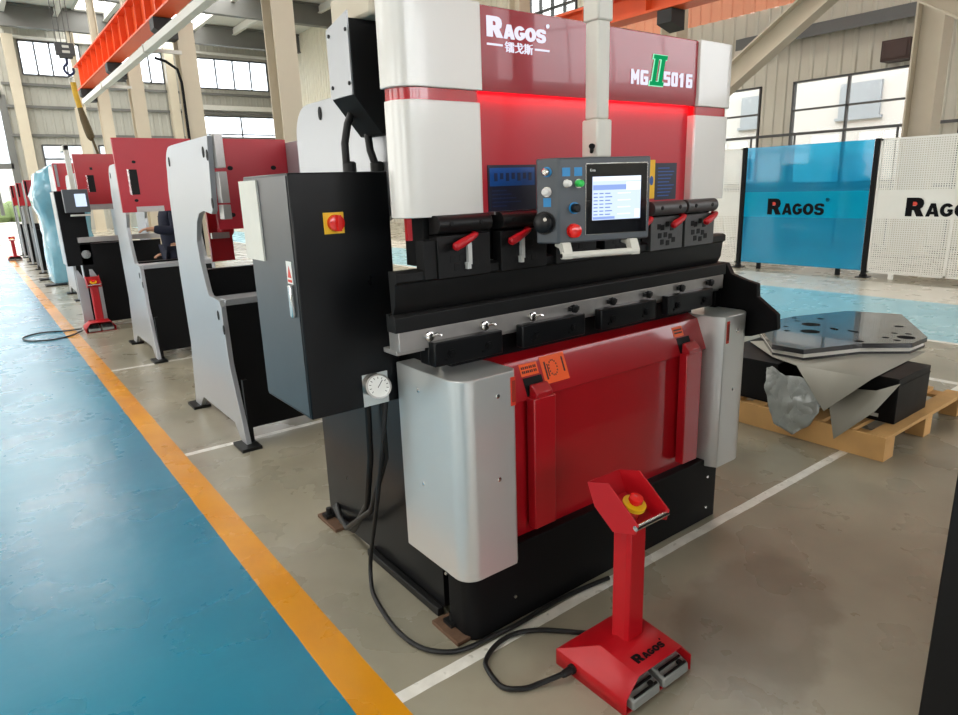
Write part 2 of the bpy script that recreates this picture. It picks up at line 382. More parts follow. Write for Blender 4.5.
def ell(cx, cy, rx, ry, a0, a1, n=14): return [(cx + rx * math.cos(R(a0 + (a1 - a0) * i / n)), cy + ry * math.sin(R(a0 + (a1 - a0) * i / n))) for i in range(n + 1)]
GLYPH = {
 'R': ([(0, 0), (.37, 0), (.37, .33), (.45, .33), (.64, 0), (1.04, 0), (.80, .40), (.93, .50), (.98, .68), (.93, .87), (.80, .97), (.62, 1), (0, 1)], [[(.37, .56), (.54, .56), (.61, .62), (.61, .72), (.54, .78), (.37, .78)]]),
 'A': ([(0, 0), (.31, 0), (.37, .17), (.66, .17), (.72, 0), (1.05, 0), (.70, 1), (.33, 1)], [[(.43, .38), (.60, .38), (.515, .68)]]),
 'G': (ell(.5, .5, .52, .5, 36, 322, 22) + [(.98, .20), (.98, .56), (.54, .56), (.54, .37), (.66, .37)] + ell(.5, .5, .21, .25, 305, 48, 14), []),
 'O': (ell(.5, .5, .54, .5, 0, 345, 23), [ell(.5, .5, .19, .26, 0, 340, 17)]),
 'S': ([(0, .30), (.28, .30), (.36, .22), (.60, .22), (.66, .29), (.60, .37), (.22, .42), (.04, .56), (.02, .78), (.16, .95), (.36, 1.0), (.70, 1.0), (.94, .92), (.98, .72), (.70, .72), (.62, .79), (.38, .79), (.33, .73), (.38, .66), (.78, .60), (.96, .46), (.98, .24), (.86, .07), (.64, 0), (.32, 0), (.10, .07)], []),
 'M': ([(0, 0), (.23, 0), (.23, .60), (.45, .28), (.59, .28), (.81, .60), (.81, 0), (1.04, 0), (1.04, 1), (.84, 1), (.52, .56), (.20, 1), (0, 1)], []),
 'g': ([(.08, 0), (.92, 0), (1, .08), (1, .58), (.5, .58), (.5, .40), (.70, .40), (.70, .20), (.30, .20), (.30, .80), (1, .80), (1, .92), (.92, 1), (.08, 1), (0, .92), (0, .08)], []),
 '5': ([(0, 0), (.92, 0), (1, .08), (1, .54), (.92, .62), (.30, .62), (.30, .80), (.97, .80), (.97, 1), (0, 1), (0, .44), (.70, .44), (.70, .20), (0, .20)], []),
 '0': ([(.10, 0), (.90, 0), (1, .10), (1, .90), (.90, 1), (.10, 1), (0, .90), (0, .10)], [[(.32, .22), (.68, .22), (.68, .78), (.32, .78)]]),
 '1': ([(.30, 0), (.66, 0), (.66, 1), (.36, 1), (.08, .84), (.08, .66), (.30, .72)], []),
 '6': ([(.08, 0), (.92, 0), (1, .08), (1, .56), (.92, .64), (.30, .64), (.30, .80), (.96, .80), (.96, 1), (.08, 1), (0, .92), (0, .08)], [[(.30, .20), (.70, .20), (.70, .44), (.30, .44)]]),
}
def glyph(mb, ch, origin, ux, uy, w, h, depth):
    ux = Vector(ux).normalized(); uy = Vector(uy).normalized(); nz = ux.cross(uy).normalized(); origin = Vector(origin)
    outer, holes = GLYPH[ch]; bm = bmesh.new(); edges = []
    for lp in [outer] + holes:
        vs = [bm.verts.new((x, y, 0)) for x, y in lp]
        for i in range(len(vs)): edges.append(bm.edges.new((vs[i], vs[(i + 1) % len(vs)])))
    bmesh.ops.triangle_fill(bm, use_beauty=True, use_dissolve=False, edges=edges)
    rr = bmesh.ops.extrude_face_region(bm, geom=bm.faces[:])
    bmesh.ops.translate(bm, vec=(0, 0, 1), verts=[v for v in rr['geom'] if isinstance(v, bmesh.types.BMVert)])
    bm.verts.index_update()
    mb.add([origin + ux * (v.co.x * w) + uy * (v.co.y * h) + nz * (v.co.z * depth) for v in bm.verts], [tuple(v.index for v in f.verts) for f in bm.faces]); bm.free()
def word(mb, s, origin, ux, uy, w, h, depth, gap=.10):
    ux = Vector(ux).normalized(); o = Vector(origin); cw = w / (len(s) + gap * (len(s) - 1))
    for i, ch in enumerate(s): glyph(mb, ch, o + ux * (i * cw * (1 + gap)), ux, uy, cw, h, depth)
def ragos(mb, origin, ux, uy, h, w, mark_index=None, depth=0.003):
    """the word with a tall first letter; optional red notch in the R"""
    ux = Vector(ux).normalized(); uy = Vector(uy).normalized(); o = Vector(origin)
    glyph(mb, 'R', o, ux, uy, w * .235, h, depth)
    word(mb, 'AGOS', o + ux * (w * .262), ux, uy, w * .70, h * .70, depth, .09)
    text_into(mb, '®', o + ux * (w * .97) + uy * (h * .80), ux, uy, h * .22, None, depth, .01)
    if mark_index is not None:
        k = mb.cur; mb.mi(mark_index); nz = ux.cross(uy).normalized()
        flat_poly(mb, [(w * .07, h * .58), (w * .165, h * .58), (w * .175, h * .68), (w * .145, h * .80), (w * .07, h * .80)], o + nz * (depth * .3), ux, uy, depth * .6)
        mb.mi(k)

# ================================================================== SETTING
HX0, HX1, HY0, HY1, HZ = -13.0, 15.0, -24.0, 38.0, 9.75
SKY_Y0 = 2.0   # the roof strips start here; nearer bays have an opaque roof
f = MB().quad((HX0 - 1, HY0 - 1, 0), (HX1 + 0.3, HY0 - 1, 0), (HX1 + 0.3, HY1 + 0.2, 0), (HX0 - 1, HY1 + 0.2, 0)).build('floor', FLOOR); struct(f)

def corr_x(mb, X, y0, y1, z0, z1, pitch=0.3, depth=0.035, side=-1):
    """ribbed cladding in a plane X = const, ribs upright, ribs stand toward side"""
    y = y0; vs = []
    k = 0
    n = max(1, round((y1 - y0) / pitch)); p = (y1 - y0) / n
    prof = []
    for i in range(n):
        a = y0 + i * p
        prof += [(a, 0), (a + p * .62, 0), (a + p * .70, depth), (a + p * .92, depth)]
    prof.append((y1, 0))
    vs = [(X + side * d, yy, z0) for yy, d in prof] + [(X + side * d, yy, z1) for yy, d in prof]
    m = len(prof)
    mb.add(vs, [(i, i + 1, m + i + 1, m + i) for i in range(m - 1)])
def corr_y(mb, Y, x0, x1, z0, z1, pitch=0.35, depth=0.03):
    n = max(1, round((x1 - x0) / pitch)); p = (x1 - x0) / n; prof = []
    for i in range(n):
        a = x0 + i * p
        prof += [(a, 0), (a + p * .62, 0), (a + p * .70, depth), (a + p * .92, depth)]
    prof.append((x1, 0)); m = len(prof)
    mb.add([(xx, Y - d, z0) for xx, d in prof] + [(xx, Y - d, z1) for xx, d in prof], [(i, i + 1, m + i + 1, m + i) for i in range(m - 1)])
def wall_with_holes(mb, fn, plane, a0, a1, z0, z1, holes):
    """fill a rectangle around window openings (a_lo, a_hi, z_lo, z_hi), openings sorted by stacked columns"""
    xs = sorted({a0, a1} | {h[0] for h in holes} | {h[1] for h in holes})
    for lo, hi in zip(xs[:-1], xs[1:]):
        hs = sorted([(h[2], h[3]) for h in holes if h[0] <= lo + 1e-6 and h[1] >= hi - 1e-6])
        z = z0
        for b, t in hs:
            if b > z + 1e-6: fn(mb, plane, lo, hi, z, b)
            z = t
        if z < z1 - 1e-6: fn(mb, plane, lo, hi, z, z1)
# right wall: beige ribs below, ribs tinted by painted-in crane light above
RW_HOLES = [(4.45, 6.95, 1.3, 3.62), (7.75, 11.2, 1.3, 3.62), (12.4, 15.2, 1.3, 3.62), (-1.0, 2.2, 1.3, 3.62), (14.0, 16.2, 6.3, 8.6)]
b = MB(); b.mi(0)
wall_with_holes(b, corr_x, HX1, HY0, HY1, 0, 5.33, [h for h in RW_HOLES if h[3] < 5])
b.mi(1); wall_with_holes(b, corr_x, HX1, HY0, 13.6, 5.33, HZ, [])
b.mi(2); wall_with_holes(b, corr_x, HX1, 13.6, HY1, 5.33, HZ, [h for h in RW_HOLES if h[3] > 5])
struct(b.build('wall_right', [CLAD, CLAD_CRANE_TINT, CLAD_CREAM]))
wi = 0
def window_x(X, y0, y1, z0, z1, ny, zs, bar=0.05):
    global wi; wi += 1
    m = MB()
    m.box(X - .06, X + .06, y0, y0 + bar, z0, z1).box(X - .06, X + .06, y1 - bar, y1, z0, z1).box(X - .06, X + .06, y0, y1, z1 - bar, z1).box(X - .06, X + .06, y0, y1, z0, z0 + bar)
    for i in range(1, ny):
        yy = y0 + (y1 - y0) * i / ny; m.box(X - .05, X + .05, yy - bar / 2, yy + bar / 2, z0, z1)
    for zz in zs: m.box(X - .05, X + .05, y0, y1, zz - bar / 2, zz + bar / 2)
    o = struct(m.build('window_%d' % wi, GUNMETAL))
    MB().box(X - .006, X + .006, y0 + .02, y1 - .02, z0 + .02, z1 - .02).build('pane', GLASS, o)
    return o
for h in RW_HOLES[:4]: window_x(HX1, h[0], h[1], h[2], h[3], 2, (2.98,), .04)
window_x(HX1, *RW_HOLES[4], 4, (6.9, 7.5, 8.1), 0.06)
# handrail that runs along the right wall, in front of its windows
m = MB()
m.box(14.62, 14.68, 1.0, 16.0, 2.40, 2.46)
y = 1.2
while y < 16: m.box(14.635, 14.665, y - .02, y + .02, 0, 2.40); y += 1.09
m.box(14.62, 14.68, 1.0, 16.0, 1.18, 1.25)
tag(m.build('handrail', GUNMETAL), 'grey metal handrail running along the right wall under its windows', 'handrail')
m = MB(); m.prism([(14.62, 4.47), (14.96, 4.56), (14.96, 4.80), (14.62, 4.72)], 'Y', 3.75, 8.3)
tag(m.build('canopy', DARK_GREY), 'long dark grey sloping ledge high on the beige right wall', 'ledge')
m = MB(); m.box(14.55, 14.95, 4.4, 4.93, 3.70, 4.10); m.box(14.53, 14.55, 4.44, 4.89, 3.74, 4.06)
tag(m.build('speaker_box', BROWN, bevel=.01), 'dark brown box mounted above the right wall window, beside a cream column', 'box')

# far wall
FW_HOLES = [(-7.0, 1.15, 0.0, 6.3), (2.35, 4.85, 7.35, 8.85), (6.0, 8.6, 7.3, 8.8), (10.35, 14.2, 7.2, 8.72), (10.2, 14.6, 4.0, 5.75), (2.55, 4.4, 2.9, 4.15), (5.0, 7.4, 2.9, 4.15)]
b = MB(); wall_with_holes(b, corr_y, HY1, HX0, HX1, 0, HZ, FW_HOLES)
struct(b.build('wall_far', CLAD_FAR))
def window_y(Y, x0, x1, z0, z1, nx, zs, glass=FROST, bar=0.07):
    global wi; wi += 1
    m = MB()
    for xx in [x0 + (x1 - x0) * i / nx for i in range(nx + 1)]: m.box(xx - bar / 2, xx + bar / 2, Y - .06, Y + .06, z0, z1)
    for zz in [z0, z1] + list(zs): m.box(x0, x1, Y - .06, Y + .06, zz - bar / 2, zz + bar / 2)
    o = struct(m.build('window_%d' % wi, GUNMETAL))
    MB().box(x0, x1, Y - .008, Y + .008, z0, z1).build('pane', glass, o)
for h in FW_HOLES[1:4]: window_y(HY1, *h, 4, ())
window_y(HY1, *FW_HOLES[4], 2, (4.8,)); window_y(HY1, *FW_HOLES[5], 2, (3.5,)); window_y(HY1, *FW_HOLES[6], 2, (3.5,))
# big gate in the far wall: lintel, ribbed translucent panel above, open below
m = MB(); m.box(-7.0, 1.25, HY1 - .15, HY1 + .1, 3.05, 3.3); m.box(1.15, 1.45, HY1 - .15, HY1 + .1, 0, 6.4); m.box(-7.0, 1.3, HY1 - .15, HY1 + .1, 6.25, 6.6)
m.box(0.35, 0.5, HY1 - .1, HY1 + .05, 0.9, 3.05)
d = struct(m.build('door_1', GIRDER)); MB().box(-7.0, 1.15, HY1 - .01, HY1 + .01, 3.3, 6.25).build('pane', FROST, d)
# far-wall pilasters, girts and the pale gutter line under the girder
m = MB()
for z in (5.9, 4.6, 6.9): m.box(1.4, HX1, HY1 - .16, HY1 - .05, z - .06, z + .06)
struct(m.build('trim_1', GIRDER))
m = MB(); m.box(HX0, HX1, HY1 - .22, HY1 - .05, 8.90, 9.02); m.box(9.0, HX1, HY1 - .3, HY1 - .05, 6.05, 6.3)
struct(m.build('trim_2', PURLIN))
for x in (1.95, 8.85, 14.6):
    m = MB(); m.box(x - .22, x + .22, HY1 - .55, HY1 - .06, 0, 9.0); struct(m.build('column', CREAM))
# left wall with daylit window bands; near wall panes are unseen, added as front fill
b = MB(); wall_with_holes(b, corr_x, HX0, HY0, HY1, 0, HZ, []); struct(b.build('wall_left', CLAD))
b = MB(); wall_with_holes(b, corr_y, HY0, HX0, HX1, 0, HZ, []); struct(b.build('wall_near', CLAD))
def lit_window_x(X, y0, y1, z0, z1, n, mt):
    global wi; wi += 1
    m = MB()
    for i in range(n + 1):
        yy = y0 + (y1 - y0) * i / n; m.box(X - .05, X + .08, yy - .04, yy + .04, z0, z1)
    for zz in (z0, (z0 + z1) / 2, z1): m.box(X - .05, X + .08, y0, y1, zz - .04, zz + .04)
    o = struct(m.build('window_%d' % wi, GUNMETAL)); MB().box(X + .0, X + .03, y0, y1, z0, z1).build('pane', mt, o)
for i in range(6): lit_window_x(HX0 + .08, -9.0 + i * 8.0, -3.4 + i * 8.0, 1.2, 4.2, 4, SIDEW); lit_window_x(HX0 + .08, -9.0 + i * 8.0, -3.4 + i * 8.0, 6.6, 8.4, 6, SIDEW)
lit_window_x(HX1 - .12, -18.0, -7.0, 3.4, 8.6, 6, RNEAR_PANE)  # unseen glowing pane, added to be mirrored in the red faces
for i in range(4):  # added front-fill panes, high on the near wall
    x0 = HX0 + 1.6 + i * 6.6; Y = HY0 + .08; wi += 1; m = MB()
    for k in range(5):
        xx = x0 + 5.0 * k / 4; m.box(xx - .04, xx + .04, Y - .05, Y + .08, 4.4, 8.4)
    for zz in (4.4, 6.4, 8.4): m.box(x0, x0 + 5.0, Y - .05, Y + .08, zz - .04, zz + .04)
    o = struct(m.build('window_%d' % wi, GUNMETAL)); MB().box(x0, x0 + 5.0, Y, Y + .03, 4.4, 8.4).build('pane', NEAR_FILL_PANE, o)

# ceiling with translucent roof strips between purlins
m = MB(); sk = []
STRIPS = [(-6.6, -4.0, -3.0), (-2.4, 1.4, 20.0), (4.4, 5.8, SKY_Y0 + 2), (8.1, 10.0, SKY_Y0)]
xe = sorted({HX0, HX1} | {a for a, _, _ in STRIPS} | {b_ for _, b_, _ in STRIPS})
for a, b_ in zip(xe[:-1], xe[1:]):
    st = [q for q in STRIPS if q[0] == a]
    m.quad((a, HY0, HZ), (b_, HY0, HZ), (b_, st[0][2] if st else HY1, HZ), (a, st[0][2] if st else HY1, HZ))
struct(m.build('ceiling', CEIL))
for xa, xb, ya in STRIPS:
    wi += 1; k = MB()
    yy = ya + .1
    while yy < HY1: k.box(xa, xb, yy - .08, yy + .08, HZ - .06, HZ + .01); yy += 6.1
    k.box(xa - .05, xa + .05, ya, HY1, HZ - .06, HZ + .01).box(xb - .05, xb + .05, ya, HY1, HZ - .06, HZ + .01)
    o = struct(k.build('window_%d' % wi, PURLIN))
    q = MB(); q.quad((xa, ya, HZ), (xb, ya, HZ), (xb, HY1, HZ), (xa, HY1, HZ)); q.build('pane', SKYL, o)
for Y in (-20.1, -14.0, -7.8, -1.7, 4.5, 10.6, 16.7, 22.8, 28.8, 34.9):
    m = MB(); m.box(HX0, HX1, Y - .03, Y + .03, 8.85, 9.70).box(HX0, HX1, Y - .16, Y + .16, 8.80, 8.86).box(HX0, HX1, Y - .16, Y + .16, 9.66, 9.72)
    o = m.build('girder', GIRDER); struct(o)
x = HX0 + 1.1
while x < HX1:
    m = MB(); m.box(x - .025, x + .025, HY0, HY1, 9.38, 9.70).box(x - .09, x + .09, HY0, HY1, 9.36, 9.40)
    struct(m.build('purlin', PURLIN)); x += 1.95

# columns: H sections in two rows
def h_column(x, y, top, w=0.40, d=0.46, mt=CREAM):
    m = MB(); t = .03
    m.box(x - w / 2, x + w / 2, y - d / 2, y - d / 2 + t, 0, top).box(x - w / 2, x + w / 2, y + d / 2 - t, y + d / 2, 0, top).box(x - t / 2, x + t / 2, y - d / 2 + t, y + d / 2 - t, 0, top)
    m.box(x - w / 2 - .06, x + w / 2 + .06, y - d / 2 - .06, y + d / 2 + .06, 0, .03)
    return struct(m.build('column', mt, bevel=.004))
LCOL = (4.5, 10.6, 16.7, 22.8, 28.8, 34.9)
for y in LCOL[1:]: h_column(4.05, y, 5.62); q = MB(); q.box(4.0, 4.25, y - .02, y + .02, 5.62, 8.8).box(4.0, 4.03, y - .13, y + .13, 5.62, 8.8).box(4.22, 4.25, y - .13, y + .13, 5.62, 8.8); struct(q.build('column', CREAM))
for y in (3.45, 8.9, 14.4, 20.0, 25.6): h_column(13.0, y, 8.8, 0.42, 0.46)

# ================================================================== OUTDOORS, seen through the openings
m = MB(); m.quad((-40, 38.2, -0.02), (60, 38.2, -0.02), (60, 120, -0.02), (-40, 120, -0.02)); m.quad((15.3, -40, -0.02), (60, -40, -0.02), (60, 38.2, -0.02), (15.3, 38.2, -0.02))
struct(m.build('ground', OUT_GROUND))
m = MB(); m.box(27, 33, -14, 30, 0, 9)
bld = thing('building', 'pale rendered building outside the right wall windows', 'building', (27, 8, 0))
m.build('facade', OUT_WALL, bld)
for iy in range(9):
    for iz in range(3):
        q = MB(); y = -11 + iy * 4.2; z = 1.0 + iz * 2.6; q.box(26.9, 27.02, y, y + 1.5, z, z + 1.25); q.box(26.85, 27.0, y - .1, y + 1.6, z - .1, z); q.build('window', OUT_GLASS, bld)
random.seed(3)
m = MB()
for i in range(26):
    c = Vector((-9 + i * 0.55 + random.uniform(-.2, .2), 58 + random.uniform(-.4, .4), 0.1)); r = random.uniform(.5, .8)
    m.lathe(c, (0, 0, 1), [(0, r * .6), (.35, r), (.9, r * .95), (1.3, r * .6), (1.5, .08)], 9)
tag(m.build('hedge', LEAF), 'low green hedge outdoors beyond the open gate', 'hedge', kind='stuff')
m = MB(); m.box(-12, 14, 70, 74, 0, 6.5)
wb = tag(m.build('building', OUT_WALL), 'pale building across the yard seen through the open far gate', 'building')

# ================================================================== MAIN PRESS BRAKE
PB = thing('press_brake', 'large red, silver and black press brake with lit sign in the foreground', 'machine', (0.85, 0.5, 0))
# frames
m = MB()
prof = [(1.08, .02), (1.075, 1.2), (1.055, 1.60)] + [(.93 + .125 * math.cos(R(a)), 1.72 + .125 * math.sin(R(a))) for a in range(0, 91, 15)] + [(.16, 1.845), (.16, 1.46), (.30, 1.44), (.44, 1.38), (.48, 1.28), (.48, 1.20)]
up = [p for p in prof if p[1] >= 1.2]
for X in (.185, 1.50):
    q = MB(); q.prism(up, 'X', X, X + .03)
    o = q.build('side_plate', WHITE_PLATE, PB, .003)
    o['label'] = 'white upper side plate with rounded shoulder'
    s = MB(); s.prism([(.806 + .012 * math.cos(t), 1.80 + .024 * math.sin(t)) for t in [2 * math.pi * i / 16 for i in range(16)]], 'X', X - .004, X); s.build('slot', BLACK_MATTE, o)
    q = MB(); q.prism([(.12, .03), (1.085, .015), (1.075, 1.2), (.48, 1.2), (.40, 1.10), (.12, 1.08)], 'X', X + .001, X + .031); q.box(X - .004, X + .0, .3, .302, .3, .302)
    o = q.build('lower_side_frame', BLACK_SATIN, PB, .003)
q = MB(); q.box(.216, 1.50, .60, .64, .03, 1.02); q.build('back_plate', BLACK, PB)
q = MB(); q.box(.216, 1.50, .60, .64, 1.46, 1.80); q.build('upper_back_plate', BLACK, PB)
q = MB(); q.box(.216, 1.50, .05, .115, .0, 1.04); q.build('table_plate', BLACK, PB, .003)
q = MB(); q.box(.155, .182, .12, .66, .003, .035); q.build('floor_strip', STEEL_BLACK, PB, .003)
for (a, b_, c, d) in ((.135, .245, .93, 1.13), (.118, .26, -.055, .105), (1.47, 1.60, .93, 1.13)):
    q = MB(); q.box(a, b_, c, d, 0, .016); o = q.build('mounting_foot', RUST, PB, .002)
    k = MB(); k.cyl(((a + b_) / 2 - .02, d - .06, .016), ((a + b_) / 2 - .02, d - .06, .06), .013, 10); k.box((a + b_) / 2 - .045, (a + b_) / 2 + .005, d - .085, d - .035, .016, .03); k.build('anchor_bolt', STEEL_BLACK, o)
# base plinth with rounded outer corner
q = MB(); q.prism(arc(.161 + .05, -.074 + .05, .05, 180, 270, 6) + [(1.568, -.074), (1.568, .05), (.161, .05)], 'Z', 0, .30)
o = q.build('base_plinth', BLACK, PB, .003)
k = MB()
for x, z in ((.36, .10), (1.50, .06), (1.50, .21), (.95, .06)): k.lathe((x, -.074, z), (0, -1, 0), [(0, .007), (.004, .006)], 10)
k.lathe((.161, .06, .21), (-1, 0, 0), [(0, .007), (.004, .006)], 10)
k.build('screw', CHROME, o)
# silver corner panels
def corner_panel(poly, z0, z1, screws, stick):
    q = MB(); q.prism(poly, 'Z', z0, z1); o = q.build('corner_panel', SILVER, PB, .003)
    for p, n_ in screws:
        k = MB(); k.lathe(p, n_, [(-.001, .0075), (.003, .0075), (.004, .004)], 12); k.build('screw', CHROME, o)
    k = MB(); k.box(*stick); k.mi(1)
    x0, x1, y0, y1, z0, z1 = stick
    for i in range(3): k.box(x0 + .006 + .005 * i, x0 + .008 + .005 * i, y0 - .0006, y0, z0 + .012, z1 - .012)
    k.build('warning_sticker', [RED_STK, DARK_INK], o)['label'] = 'small upright red warning sticker'
    return o
Rr = .062
pl = [(.3315, -.124), (.3515, -.104), (.3515, .02), (.30, .235), (.117, .235)] + arc(.117 + Rr, -.124 + Rr, Rr, 180, 270, 9)
corner_panel(pl, .267, .95, [((.117, .10, .88), (-1, 0, 0)), ((.117, .10, .55), (-1, 0, 0)), ((.265, -.124, .88), (0, -1, 0)), ((.263, -.124, .60), (0, -1, 0))], (.318, .338, -.1252, -.1238, .835, .93))
pr = [(1.47, .03), (1.47, -.080), (1.49, -.124)] + arc(1.657 - Rr + .03, -.124 + Rr, Rr, 270, 360, 9) + [(1.687, .235), (1.50, .235)]
corner_panel(pr, .272, .95, [((1.58, -.124, .88), (0, -1, 0)), ((1.575, -.124, .62), (0, -1, 0)), ((1.687, .10, .88), (1, 0, 0)), ((1.687, .10, .55), (1, 0, 0))], (1.502, 1.522, -.1252, -.1238, .835, .93))
# red apron: ledge, sloping band, upright face
ap = [(.055, .952), (.0, .935), (-.05, .812), (-.05, .806), (-.034, .802), (-.034, .225), (-.02, .215), (.05, .215)]
q = MB(); q.prism(ap, 'X', .345, 1.475)
APR = q.build('apron_panel', RED, PB, .0025)
def on_slope(t): return (-.05 * t, .935 - .123 * t)      # t: 0 top edge, 1 lower edge
def slope_patch(mb, x0, x1, t0, t1, lift=.0012):
    nrm = Vector((0, -.123, .05)).normalized() * lift
    P = lambda x, t: Vector((x, on_slope(t)[0], on_slope(t)[1])) + nrm
    P0 = lambda x, t: Vector((x, on_slope(t)[0], on_slope(t)[1])) - nrm * .5
    vs = [P0(x0, t0), P0(x1, t0), P0(x1, t1), P0(x0, t1), P(x0, t0), P(x1, t0), P(x1, t1), P(x0, t1)]
    mb.add(vs, [(0, 1, 2, 3), (4, 5, 6, 7), (0, 1, 5, 4), (1, 2, 6, 5), (2, 3, 7, 6), (3, 0, 4, 7)])
for x0 in (.455, 1.295):
    k = MB(); slope_patch(k, x0, x0 + .085, .48, .98); k.build('slot', BLACK_MATTE, APR)
    g = MB(); g.box(x0 - .005, x0 + .095, -.088, -.048, .335, .818)
    g.prism([(-.05, .858), (-.062, .862), (-.090, .835), (-.088, .816), (-.05, .816)], 'X', x0 + .006, x0 + .080)
    g.build('channel_guard', RED, APR, .004)
def slope_sticker(x0, x1, t0, t1, lines):
    k = MB(); slope_patch(k, x0, x1, t0, t1, .0012); k.mi(1)
    for (a, b_, c, d) in lines: slope_patch(k, x0 + (x1 - x0) * a, x0 + (x1 - x0) * b_, t0 + (t1 - t0) * c, t0 + (t1 - t0) * d, .0018)
    o = k.build('warning_sticker', [ORANGE_STK, DARK_INK], APR); o['label'] = 'orange warning sticker'
lt = [(x, x + .07, z, z + .22) for z in (.22, .56) for x in (.08, .18, .30, .40, .52, .62, .74, .84)]
slope_sticker(.452, .532, .12, .44, lt)
slope_sticker(.548, .665, .04, .78, [(.12, .18, .2, .85), (.22, .26, .3, .75), (.84, .90, .15, .7)] + [(.45 + .16 * math.cos(a) - .02, .45 + .16 * math.cos(a) + .02, .47 + .27 * math.sin(a) - .03, .47 + .27 * math.sin(a) + .03) for a in [i * .45 for i in range(14)]])
slope_sticker(1.285, 1.35, .12, .44, [(.1, .9, .25, .4), (.1, .9, .55, .7)])
# die rail, lower die, upper tool bar
q = MB(); q.box(0, 1.65, 0, .06, 1.043, 1.103); q.box(0, 1.65, .02, .10, 1.03, 1.045)
RAIL = q.build('die_rail', STEEL, PB, .002)
for i, x in enumerate((.097, .308, .514, .714, .915, 1.123, 1.334, 1.536)):
    k = MB(); mt = CHROME if i < 3 else BLACK_SATIN
    k.lathe((x, 0, 1.081), (0, -1, 0), [(0, .011), (.010, .011), (.010, .015), (.020, .015), (.022, .010)], 14)
    if i < 3: k.tube([(x, -.016, 1.081), (x + .022, -.022, 1.086), (x + .038, -.022, 1.080)], .0045, 8)
    else: k.box(x - .022, x + .022, -.016, -.004, 1.074, 1.088)
    o = k.build('rail_knob', mt, RAIL)
for (x0, x1) in ((.10, .365), (.45, .748), (.832, 1.148), (1.222, 1.525)):
    k = MB(); k.box(x0, x1, -.034, 0.0, .985, 1.062)
    if x0 < .2: k.box(x0, x0 + .05, 0.0, .05, .985, 1.04)
    o = k.build('clamp_plate', BLACK_SATIN, PB, .004)
    for xx in (x0 + .06, x1 - .06):
        j = MB(); j.lathe((xx, -.034, 1.02), (0, -1, 0), [(0, .014), (.006, .014), (.006, .009), (.010, .008)], 6); j.lathe((xx - .02, -.034, 1.005), (0, -1, 0), [(0, .005), (.004, .005)], 8); j.build('bolt', BLACK, o)
q = MB(); q.prism([(.0, 1.103), (.0, 1.148), (.008, 1.156), (.024, 1.156), (.03, 1.145), (.036, 1.156), (.05, 1.156), (.05, 1.103)], 'X', -.01, 1.665)
q.build('lower_die', STEEL_BLACK, PB, .0015)
q = MB(); q.prism([(.004, 1.282), (-.008, 1.276), (-.008, 1.252), (.004, 1.244), (.010, 1.185), (.02, 1.164), (.03, 1.150), (.036, 1.164), (.04, 1.282)], 'X', .0, 1.635)
q.build('upper_tool_bar', STEEL_BLACK, PB, .0015)
for x in (.18, .62, 1.0, 1.38):
    pass
# ram (red moving beam) and clamps below it
q = MB(); q.box(.30, 1.43, .035, .075, 1.43, 1.835); RAM = q.build('ram_panel', RED_SATIN, PB, .003)
q = MB(); q.box(.125, 1.53, .036, .14, 1.282, 1.428); q.box(.092, .137, -.015, .03, 1.25, 1.365); q.build('ram_carrier', BLACK_MATTE, PB, .003)
k = MB(); k.box(.375, .578, .0325, .035, 1.434, 1.577); k.mi(1); k.box(.382, .571, .0318, .0330, 1.512, 1.568); k.mi(2)
for i in range(7): k.box(.400 + i * .024, .413 + i * .024, .0311, .0319, 1.527 + .006 * (i % 2), 1.552)
for r_ in range(5): k.box(.39, .39 + .06 + .02 * ((r_ * 3) % 4), .0315, .0327, 1.448 + r_ * .012, 1.452 + r_ * .012)
k.build('notice_sign', [NAVY, SIGN_BLUE, mat('dim_blue_print', rgb(20, 40, 80), .4)], RAM)
k = MB(); k.box(1.198, 1.33, .0325, .035, 1.438, 1.577); k.mi(1)
for r_ in range(9): k.box(1.214, 1.214 + .07 + .01 * ((r_ * 5) % 4), .0319, .033, 1.452 + r_ * .0130, 1.456 + r_ * .0130)
k.build('notice_sign', [NAVY, SIGN_BLUE], RAM)
k = MB(); k.box(1.155, 1.195, .032, .035, 1.445, 1.589); k.mi(1); k.prism([(1.175 + .011 * math.cos(t), 1.512 + .018 * math.sin(t)) for t in [i * math.pi / 6 for i in range(12)]], 'Y', .0312, .0325)
k.build('yellow_label', [YELLOW, SIGN_BLUE], RAM)
k = MB(); k.box(.37, .54, .0, .035, 1.425, 1.434); k.build('ledge_strip', STEEL, RAM)
k = MB(); k.box(.072, .088, .035, .05, 1.365, 1.43); k.build('end_stop', RED, RAM)
